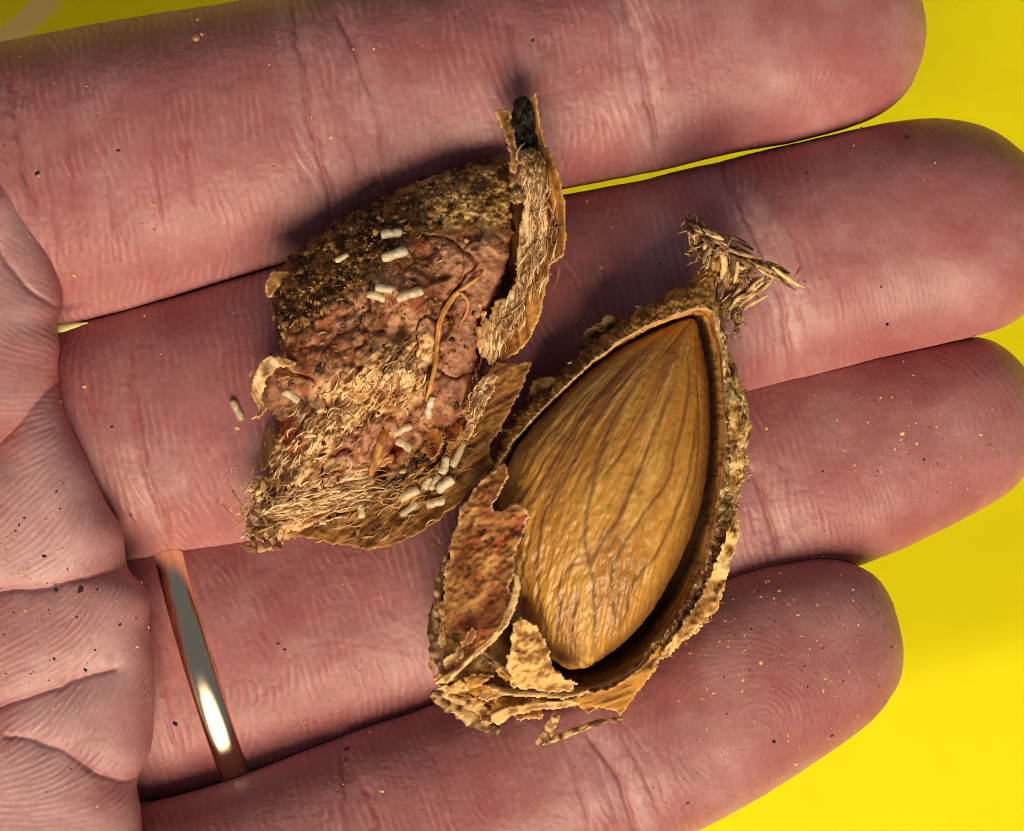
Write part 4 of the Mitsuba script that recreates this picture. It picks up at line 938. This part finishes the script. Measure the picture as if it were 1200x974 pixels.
    # flakes on the left
    leaf('flake', [(311, 348), (310, 332), (318, 316), (332, 316), (348, 322), (352, 336), (336, 344), (326, 336), (318, 350)], [(312, 340, 172), (332, 320, 178), (350, 332, 180)], peelc(481, 30, [0.24, 0.14, 0.05], [0.42, 0.29, 0.13]), 6, 481, 1.2)
    leaf('flake', [(293, 466), (296, 446), (304, 424), (314, 415), (332, 417), (352, 425), (349, 432), (328, 431), (314, 444), (307, 466), (315, 478), (304, 492), (290, 492), (302, 480)], [(296, 460, 196), (312, 420, 212), (350, 428, 216), (306, 480, 190), (292, 490, 184)], peelc(491, 60, *straw, dirt=0.5), 7, 491, 2.4, (2.2, 6.0), 'pale curled flake sticking out on the left')
    leaf('flake', [(322, 489), (327, 506), (325, 530), (318, 550), (308, 552), (303, 536), (306, 514), (314, 500)], [(320, 495, 146), (316, 520, 150), (308, 548, 136)], peelc(501, 75, [0.24, 0.17, 0.07], [0.36, 0.27, 0.13], np.array([0.4, 0.3, 0.15]), 0.2), 10, 501, 1.0, (1.2, 8.0), 'smooth olive tan flake on the left')
    # torn scales in the lower middle
    rust = ([0.27, 0.11, 0.035], [0.50, 0.27, 0.09])
    leaf('flake', [(494, 512), (499, 502), (511, 499), (520, 506), (521, 520), (514, 533), (505, 541), (497, 530)], [(495, 515, 200), (506, 515, 198), (520, 508, 214), (520, 522, 216), (505, 540, 216), (510, 522, 202)], peelc(551, 70, *rust), 5, 551, 1.4, (1.5, 6.0), 'orange brown curled scale beside the long strand')
    leaf('flake', [(522, 500), (532, 494), (543, 498), (541, 512), (530, 521), (521, 517)], [(523, 508, 192), (532, 505, 194), (543, 500, 208), (532, 521, 212)], peelc(561, 60, *rust), 5, 561, 1.4, (1.5, 6.0))
    rg = np.random.default_rng(31)
    for k, (fx, fy, fr, fa) in enumerate([(362, 500, 15, -50), (392, 545, 18, -30), (345, 560, 16, -40), (430, 470, 12, -50), (318, 596, 14, -15), (452, 540, 12, -30), (486, 552, 13, -35), (548, 478, 12, -65), (566, 374, 12, -80), (334, 440, 11, -20), (600, 196, 10, -80), (418, 566, 20, -12), (368, 606, 20, -10), (410, 446, 10, -40), (492, 446, 11, -60), (316, 524, 9, 60)]):
        th = np.linspace(0, 2 * math.pi, 11, endpoint=False); c, sn = math.cos(math.radians(fa)), math.sin(math.radians(fa))
        rad = fr * (0.75 + 0.5 * rg.random(11)); ex, ey = rad * np.cos(th), 0.45 * rad * np.sin(th)
        q = np.array([fx, fy], float); p = put(q, 225); d2 = np.linalg.norm(keep[:, :2] - p, axis=1); z0 = keep[d2 < 8][:, 2].mean() + 3
        n1 = np.array([-sn, c]) * 0.5 * fr; lift = rg.uniform(5, 13)
        leaf('flake', [(fx + ex[m] * c - ey[m] * sn, fy + ex[m] * sn + ey[m] * c) for m in range(11)], [(*(p + n1), z0 + lift), (*(p - n1), z0 - 2), (p[0] + fr * c, p[1] + fr * sn, z0 + lift * 0.5 + 1), (p[0] - fr * c, p[1] - fr * sn, z0 + 1), (*p, z0 + 2)],
             peelc(570 + 7 * k, fa, *(straw if k % 3 else rust), dirt=0.4), 4.5, 570 + 7 * k, 1.5, (2.5, 5.0))
    add(HEAD + 'splinter', *rough_tube([(*put(np.array(p[:2], float), 225), p[2]) for p in ((456, 494, 232), (450, 512, 234), (443, 530, 232), (436, 552, 226), (434, 558, 220))], [2.5, 5, 5, 4, 1.5], 61, 0.25, 9, 12, 1.8, 0.6, lambda q: mixc(np.array([0.33, 0.17, 0.06]), np.array([0.56, 0.38, 0.17]), ss(-0.4, 0.4, q))), 'husk')
    tops = np.vstack([keep, low] + TOPS); tree = cKDTree(tops[:, :2]); zz = tops[:, 2]
    def on(x, y):
        d, i = tree.query([x, y], k=5)
        return float(zz[i].max())
    def laid(pts, lift, z=240):
        out = []
        for p in pts:
            q = put(np.array(p[:2], float), z); out.append((q[0], q[1], on(q[0], q[1]) + lift))
        return out
    yel = lambda q: mixc(np.array([0.50, 0.30, 0.11]), np.array([0.68, 0.47, 0.22]), ss(-0.4, 0.4, q))
    add(HEAD + 'strand', *rough_tube(laid([(566, 318), (552, 332), (538, 342), (526, 356), (517, 374), (513, 396), (511, 424), (506, 448), (500, 470)], 2.5), [1.2, 2.2, 3, 3.4, 3.2, 2.6, 2.4, 2.2, 1.4], 62, 0.2, 8, 12, 1.8, 0.8, yel), 'husk')
    add(HEAD + 'strand_001', *rough_tube(laid([(538, 342), (546, 350), (549, 360), (544, 372), (538, 386)], 2.5), [2, 2, 1.8, 1.4, 0.8], 63, 0.2, 8, 10, 1.8, 0.8, yel), 'husk')
    labels[HEAD + 'strand'] = {'label': 'thin yellow strand running down the pink flesh'}
    add(HEAD + 'strand_002', *rough_tube(laid([(438, 480), (450, 470), (462, 462)], 6), [0.8, 1.6, 0.6], 64, 0.2, 8, 8, 1.8, 0.8, yel), 'husk')
    # uncountable: grains of the crust and a felt of fibres
    rng = np.random.default_rng(5); sp = trimesh.creation.icosphere(1); bits = []
    spots = []
    while len(spots) < 1500:
        q = keep[rng.integers(len(keep))]
        w = zones(q[:1], q[1:2])
        if rng.random() < 0.15 + 0.85 * w[2][0] + 0.3 * w[6][0]: spots.append(q)
    pal = np.array([[0.09, 0.055, 0.025], [0.30, 0.19, 0.08], [0.46, 0.34, 0.16], [0.20, 0.11, 0.04], [0.56, 0.44, 0.28]])
    for q in spots:
        r = (0.7 + 0.7 * rng.exponential()) * np.array([1, 1, 0.8]) * rng.uniform(0.7, 1.3, 3)
        p = sp.vertices * r * (1 + 0.3 * rng.standard_normal((len(sp.vertices), 1)).clip(-1, 1))
        bits.append((p + q + [0, 0, 0.4 * r[2]], sp.faces, np.repeat(pal[rng.choice(5, p=[.3, .28, .17, .17, .08])][None], len(p), 0)))
    add(HEAD + 'crumbs', *merge(bits), 'husk'); labels[HEAD + 'crumbs'] = {'kind': 'stuff'}
    hairs = []
    def lay(line, spread, ang, sa, count, length, tones, n_seed):
        r2 = np.random.default_rng(n_seed); cc = curve(line, 100)
        for k in range(count):
            c = put(cc[r2.integers(100)], 225) + r2.normal(0, spread, 2); a = math.radians(r2.normal(ang, sa)); L = 0.8 * r2.uniform(*length)
            t = np.array([math.cos(a), math.sin(a)]); b = np.array([-t[1], t[0]]) * r2.normal(0, 2.2)
            pts = [(*p, on(*p) + h) for p, h in ((c - t * L / 2, -0.5), (c + b, r2.uniform(0, 2.5)), (c + t * L / 2, r2.uniform(-0.5, 2)))]
            zs = [p[2] for p in pts]
            if max(zs) - min(zs) > 22: continue
            w = r2.uniform(0.5, 1.5); h = r2.random() ** 1.25
            hairs.append(rough_tube(pts, [0.5 * w, w, 0.3], k, 0.4, 6, 6, 3.0, 0.8, lambda q, h=h: mixc(np.array(tones[0]), np.array(tones[1]), np.clip(h * 1.15 + 0.3 * q, 0, 1))))
    CR = ([0.24, 0.13, 0.06], [0.86, 0.76, 0.56]); DK = ([0.10, 0.06, 0.03], [0.56, 0.42, 0.25])
    lay([(296, 612), (340, 548), (400, 492), (455, 452), (480, 436)], 15, -52, 16, 420, (6, 24), CR, 1)
    lay([(300, 612), (370, 590), (450, 564)], 10, -14, 10, 280, (12, 40), CR, 2)
    lay([(400, 620), (470, 588), (520, 548), (545, 505)], 13, -34, 22, 160, (8, 24), DK, 3)
    lay([(622, 200), (636, 240), (634, 300), (606, 360), (576, 408)], 8, -78, 12, 260, (10, 36), CR, 4)
    lay([(568, 440), (560, 470), (550, 500)], 6, -65, 20, 70, (8, 20), CR, 5)
    lay([(330, 420), (420, 380), (520, 300)], 40, -45, 50, 120, (5, 14), DK, 6)
    for k in range(130):
        zone = rng.random()
        if zone < 0.40: c = curve([(296, 612), (360, 600), (440, 592), (500, 548)], 100)[rng.integers(100)] + rng.normal(0, 16, 2); a = math.radians(rng.normal(-20, 35))
        elif zone < 0.62: c = curve([(300, 600), (340, 548), (400, 492), (470, 440)], 100)[rng.integers(100)] + rng.normal(0, 18, 2); a = math.radians(rng.normal(-52, 30))
        elif zone < 0.70: c = np.array([rng.uniform(300, 335), rng.uniform(565, 640)]); a = rng.normal(-0.3, 0.6)
        else: c = curve([(612, 200), (640, 250), (622, 320), (580, 400)], 100)[rng.integers(100)] + rng.normal(0, 8, 2); a = math.radians(rng.normal(-80, 30))
        L = rng.uniform(8, 26); t = np.array([math.cos(a), math.sin(a)]); b = np.array([-t[1], t[0]]) * rng.normal(0, 4)
        pts = [(*p, on(*p) + h) for p, h in ((c - t * L / 2, 0.5), (c + b, rng.uniform(1, 5)), (c + t * L / 2, rng.uniform(0, 4)))]
        if max(p[2] for p in pts) - min(p[2] for p in pts) > 26: continue
        w = rng.uniform(0.5, 1.5)
        hairs.append(rough_tube(pts, [w, w, 0.3], k, 0.3, 6, 5, 3.0, 1.0, lambda q, h=rng.random(): mixc(np.array([0.24, 0.15, 0.07]), np.array([0.64, 0.54, 0.38]), np.clip(h + 0.3 * q, 0, 1))))
    for k in range(120):                                           # chips and shreds that hang together at the lower left end
        c = np.array([rng.uniform(284, 330), rng.uniform(560, 646)]); q = put(c, 170)
        if (c[0] - 284) + 0.25 * abs(c[1] - 600) < 8 + 10 * rng.random(): continue
        p = sp.vertices * rng.uniform(0.8, 1.0) * np.array([rng.uniform(4, 11), rng.uniform(1.8, 4.5), rng.uniform(1.2, 2.6)]) * (1 + 0.35 * rng.standard_normal((len(sp.vertices), 1)).clip(-1.2, 1.2))
        a, b = rng.normal(0.4, 0.8), rng.normal(0, 0.5)
        Rz = np.array([[math.cos(a), -math.sin(a), 0], [math.sin(a), math.cos(a), 0], [0, 0, 1]]); Ry = np.array([[math.cos(b), 0, math.sin(b)], [0, 1, 0], [-math.sin(b), 0, math.cos(b)]])
        h = rng.random()
        hairs.append((p @ (Rz @ Ry).T + [q[0], q[1], rng.uniform(140, 186)], sp.faces, np.repeat(mixc(np.array([0.20, 0.12, 0.05]), np.array([0.74, 0.62, 0.42]), np.array([h * h])), len(p), 0)))
    add(HEAD + 'loose_fibres', *merge(hairs), 'husk'); labels[HEAD + 'loose_fibres'] = {'kind': 'stuff'}
    tag('broken_hull', 'broken, decayed piece of almond hull with dark crust, pink flesh and a blackened stalk', 'almond hull')
    return on
ON = rotten()

# ------------------------------------------------------------------ pale grains scattered on it
def grain(px, py, angle, length, width, label, tone=0.0, bend=0.06, skin=False, tilt=0.0, seed=0):
    z = 235.0
    c = put(np.array([px, py], float), z if not skin else 125.0)
    base = float(skin_z(c[0], c[1])[0]) if skin else ON(c[0], c[1])
    a = math.radians(-angle); t = np.array([math.cos(a), math.sin(a)]); b = np.array([-t[1], t[0]])
    rg = np.random.default_rng(seed + 500)
    length, width, bend, tilt = length * rg.uniform(0.92, 1.14), width * rg.uniform(0.85, 1.04), bend + rg.normal(0, 0.08), tilt + rg.normal(0, 0.12)
    tone = tone + rg.uniform(0, 0.22)
    m, n = 26, 20
    u = np.linspace(0, math.pi, m); s = -np.cos(u) * length / 2
    w = width / 2 * np.sin(u) ** 0.36 * (1 - 0.17 * np.exp(-(s / (0.18 * length)) ** 2))
    th = np.linspace(0, 2 * math.pi, n, endpoint=False)
    off = bend * width * ((s / (length / 2)) ** 2 - 0.4)
    P = np.zeros((m, n, 3))
    bump = 1 + 0.13 * fb(s[:, None] + 0 * th, 5 * np.cos(th)[None] + 0 * s[:, None] + seed * 9, 4.0, 2, 40 + seed)
    for k in (0, 1):
        P[..., k] = c[k] + (t[k] * s + b[k] * off)[:, None] + b[k] * w[:, None] * np.cos(th) * bump
    P[..., 2] = base + width * 0.24 + tilt * s[:, None] + w[:, None] * np.sin(th) * bump
    col = mixc(np.array([0.68, 0.57, 0.33]), np.array([0.82, 0.74, 0.52]), ss(-0.4, 0.4, fb(P[..., 0], P[..., 1], 7, 2, seed)))
    col = mixc(col, np.array([0.42, 0.30, 0.15]), np.clip(tone + 0.5 * ss(0.35, 0.6, fb(P[..., 0], P[..., 1], 3, 2, seed + 5)), 0, 0.9))
    k, i = 'grain', 1
    while k in scene:
        k = f'grain_{i:03d}'; i += 1
    add(k, *closed_grid(P, np.clip(col, 0, 0.9)), 'pale')
    tag(k, label, 'pellet', 'pale grains on and beside the broken hull')
for i, g in enumerate([
    (459, 273.5, 4, 24, 12, 'cream grain lying level on the dark crust, topmost of all the grains', 0),
    (463, 298.5, 17, 27, 13, 'bent cream grain just below the topmost grain on the broken hull', 0),
    (400, 301.5, 26, 18, 8, 'small thin white grain alone on the dark crust at upper left', -0.05),
    (453, 339, -8, 24, 12, 'upper grain of the close pair in the middle of the broken hull', 0.05),
    (443, 348.5, -20, 26, 12.5, 'lower left grain of the close pair in the middle of the broken hull', 0),
    (481, 346, 18, 28, 12, 'cream grain just right of the close pair on the broken hull', 0),
    (340, 464, -33, 22, 12, 'yellowish grain with a white end in the hollow at the left of the broken hull', 0.12),
    (504, 478, 78, 26, 10, 'upright knobbly grain beside the lower end of the thin yellow strand', 0.1),
    (471, 504, 28, 22, 11, 'dull grain tucked above the dark hollow, left of the orange brown cups', 0.2),
    (473, 521, -32, 20, 11, 'whitish grain at the upper edge of the dark felted hollow', 0.08),
    (520.5, 546, 72, 20, 13, 'stubby upright grain just below the orange brown cups', 0.08),
    (537, 533, 60, 28, 11, 'long grey grain leaning up to the right of the orange brown cups', 0.25),
    (521, 569, 36, 25, 12.5, 'bent cream grain, rightmost of those on the brown lower skin', 0.0),
    (508, 566, 50, 20, 12, 'brownish grain half hidden left of the bent cream grain on the lower skin', 0.5),
    (478, 580, 28, 23, 12, 'smooth cream grain in the middle of the lower skin', 0.0),
    (478, 598, 38, 23, 11, 'dull tan grain directly below the smooth cream grain on the lower skin', 0.28),
    (510, 590, 14, 25, 12, 'rough tan grain near the pale rim of the lower skin', 0.25),
    (499, 567, 65, 14, 10, 'small white grain end under the torn orange scale', 0.05),
    (421, 598, -84, 22, 10, 'grain standing on end among grey fibres at the bottom of the broken hull', 0.15),
    (375, 614, 0, 9, 8.5, 'tiny round whitish grain near the bottom edge of the broken hull', 0.15)]):
    grain(*g[:5], g[5], g[6], seed=i)
grain(278, 481, -62, 24, 11, 'tan grain lying on the bare skin left of the broken hull', 0.35, skin=True, seed=41)

# ------------------------------------------------------------------ dust on the skin, and a stray bead and an added yellow stand-in
def dust():
    rng = np.random.default_rng(12); sp = trimesh.creation.icosphere(1)
    pale, dark = [], []
    def spot(px, py, r, into, tone):
        q = put(np.array([px, py], float), 90.0)
        z = float(skin_z(q[0], q[1])[0]); r = 0.8 * r
        if BASE_TREE.query(q)[0] > 3: return
        p = sp.vertices * np.array([r * rng.uniform(0.8, 1.8), r, r * 0.6]) * (1 + 0.3 * rng.standard_normal((len(sp.vertices), 1)).clip(-1, 1))
        a = rng.uniform(0, 6.3)
        p = p @ np.array([[math.cos(a), -math.sin(a), 0], [math.sin(a), math.cos(a), 0], [0, 0, 1]]).T
        into.append((p + [q[0], q[1], z + 0.2 * r], sp.faces, np.repeat(np.asarray(tone)[None], len(p), 0)))
    for k in range(950):
        zone = rng.random()
        if zone < 0.17: c = np.array([abs(rng.normal(0, 85)), rng.normal(700, 70)])
        elif zone < 0.45: c = rng.normal([930, 760], [75, 70])
        elif zone < 0.60: c = rng.normal([1080, 500], [60, 50])
        else: c = np.array([rng.uniform(0, 1150), rng.uniform(20, 960)])
        if not (2 < c[0] < 1190 and 5 < c[1] < 965): continue
        if rng.random() < 0.38: spot(*c, min(1.7, 0.5 + 0.32 * rng.exponential()), dark, np.array([0.06, 0.035, 0.028]) * rng.uniform(0.7, 2.2))
        else: spot(*c, min(1.9, 0.55 + 0.45 * rng.exponential()), pale, mixc(np.array([0.42, 0.27, 0.13]), np.array([0.74, 0.60, 0.42]), np.array([rng.random()]))[0])
    for px, py, r in [(99, 689, 4.0), (70, 690, 2.6), (95, 721, 1.8), (144, 730, 2.0), (104, 783, 2), (200, 853, 2.6), (48, 205, 2.6), (144, 180, 2), (324, 756, 2), (332, 763, 2.2), (906, 868, 2.4), (1064, 160, 2.6), (1040, 380, 2.2), (405, 880, 2.6), (404, 892, 2.0), (57, 650, 2.2), (130, 500, 2)]: spot(px, py, r, dark, [0.05, 0.035, 0.03])
    for px, py, r in [(890, 775, 2.8), (868, 808, 2.2), (1061, 508, 3.0), (1020, 495, 1.6), (1078, 520, 2), (88, 323, 2.4), (232, 24, 2.2), (280, 502, 2.6), (97, 453, 2.2), (448, 926, 2.0), (432, 861, 2.0), (336, 770, 1.8), (2, 172, 3.0), (390, 165, 2), (440, 62, 1.8), (958, 92, 1.6), (163, 757, 2)]: spot(px, py, r, pale, [0.72, 0.55, 0.34])
    add('dust', *merge(pale), 'husk'); tag('dust', 'fine pale crumbs of hull scattered over the skin', 'dust', None, 'stuff')
    add('dirt', *merge(dark), 'husk'); tag('dirt', 'tiny dark specks of dirt scattered over the skin', 'dirt', None, 'stuff')
    # added stand-in for the yellow background glimpsed between two finger roots
    q = put(np.array([[64., 386.], [78., 384.], [92., 381.], [105., 379.]]), 60)
    add('yellow_stand_in', *rough_tube([(a, b, 74 + 2 * i) for i, (a, b) in enumerate(q)], [4.5, 4.5, 2.6, 0.6], 5, 0.15, 9, 12, 1.5, 0.6, lambda n: mixc(np.array([0.55, 0.50, 0.16]), np.array([0.72, 0.68, 0.36]), ss(-0.4, 0.4, n))), 'pale')
    tag('yellow_stand_in', 'yellow stand-in for the background glimpsed between the roots of the index and middle fingers', 'splinter')
    q = put(np.array([230., 45.]), 120)
    b = trimesh.creation.icosphere(3)
    scene['bead'] = mikit.ply((world(b.vertices * 4.6 + [q[0], q[1], float(skin_z(q[0], q[1])[0]) + 3.2]), b.faces[:, ::-1]), 'resin', True)
    tag('bead', 'tiny round amber bead of gum on the index finger near the top edge', 'bead')
material('resin', base_color={'type': 'rgb', 'value': [0.34, 0.18, 0.09]}, roughness=0.12, specular=0.6)
dust()
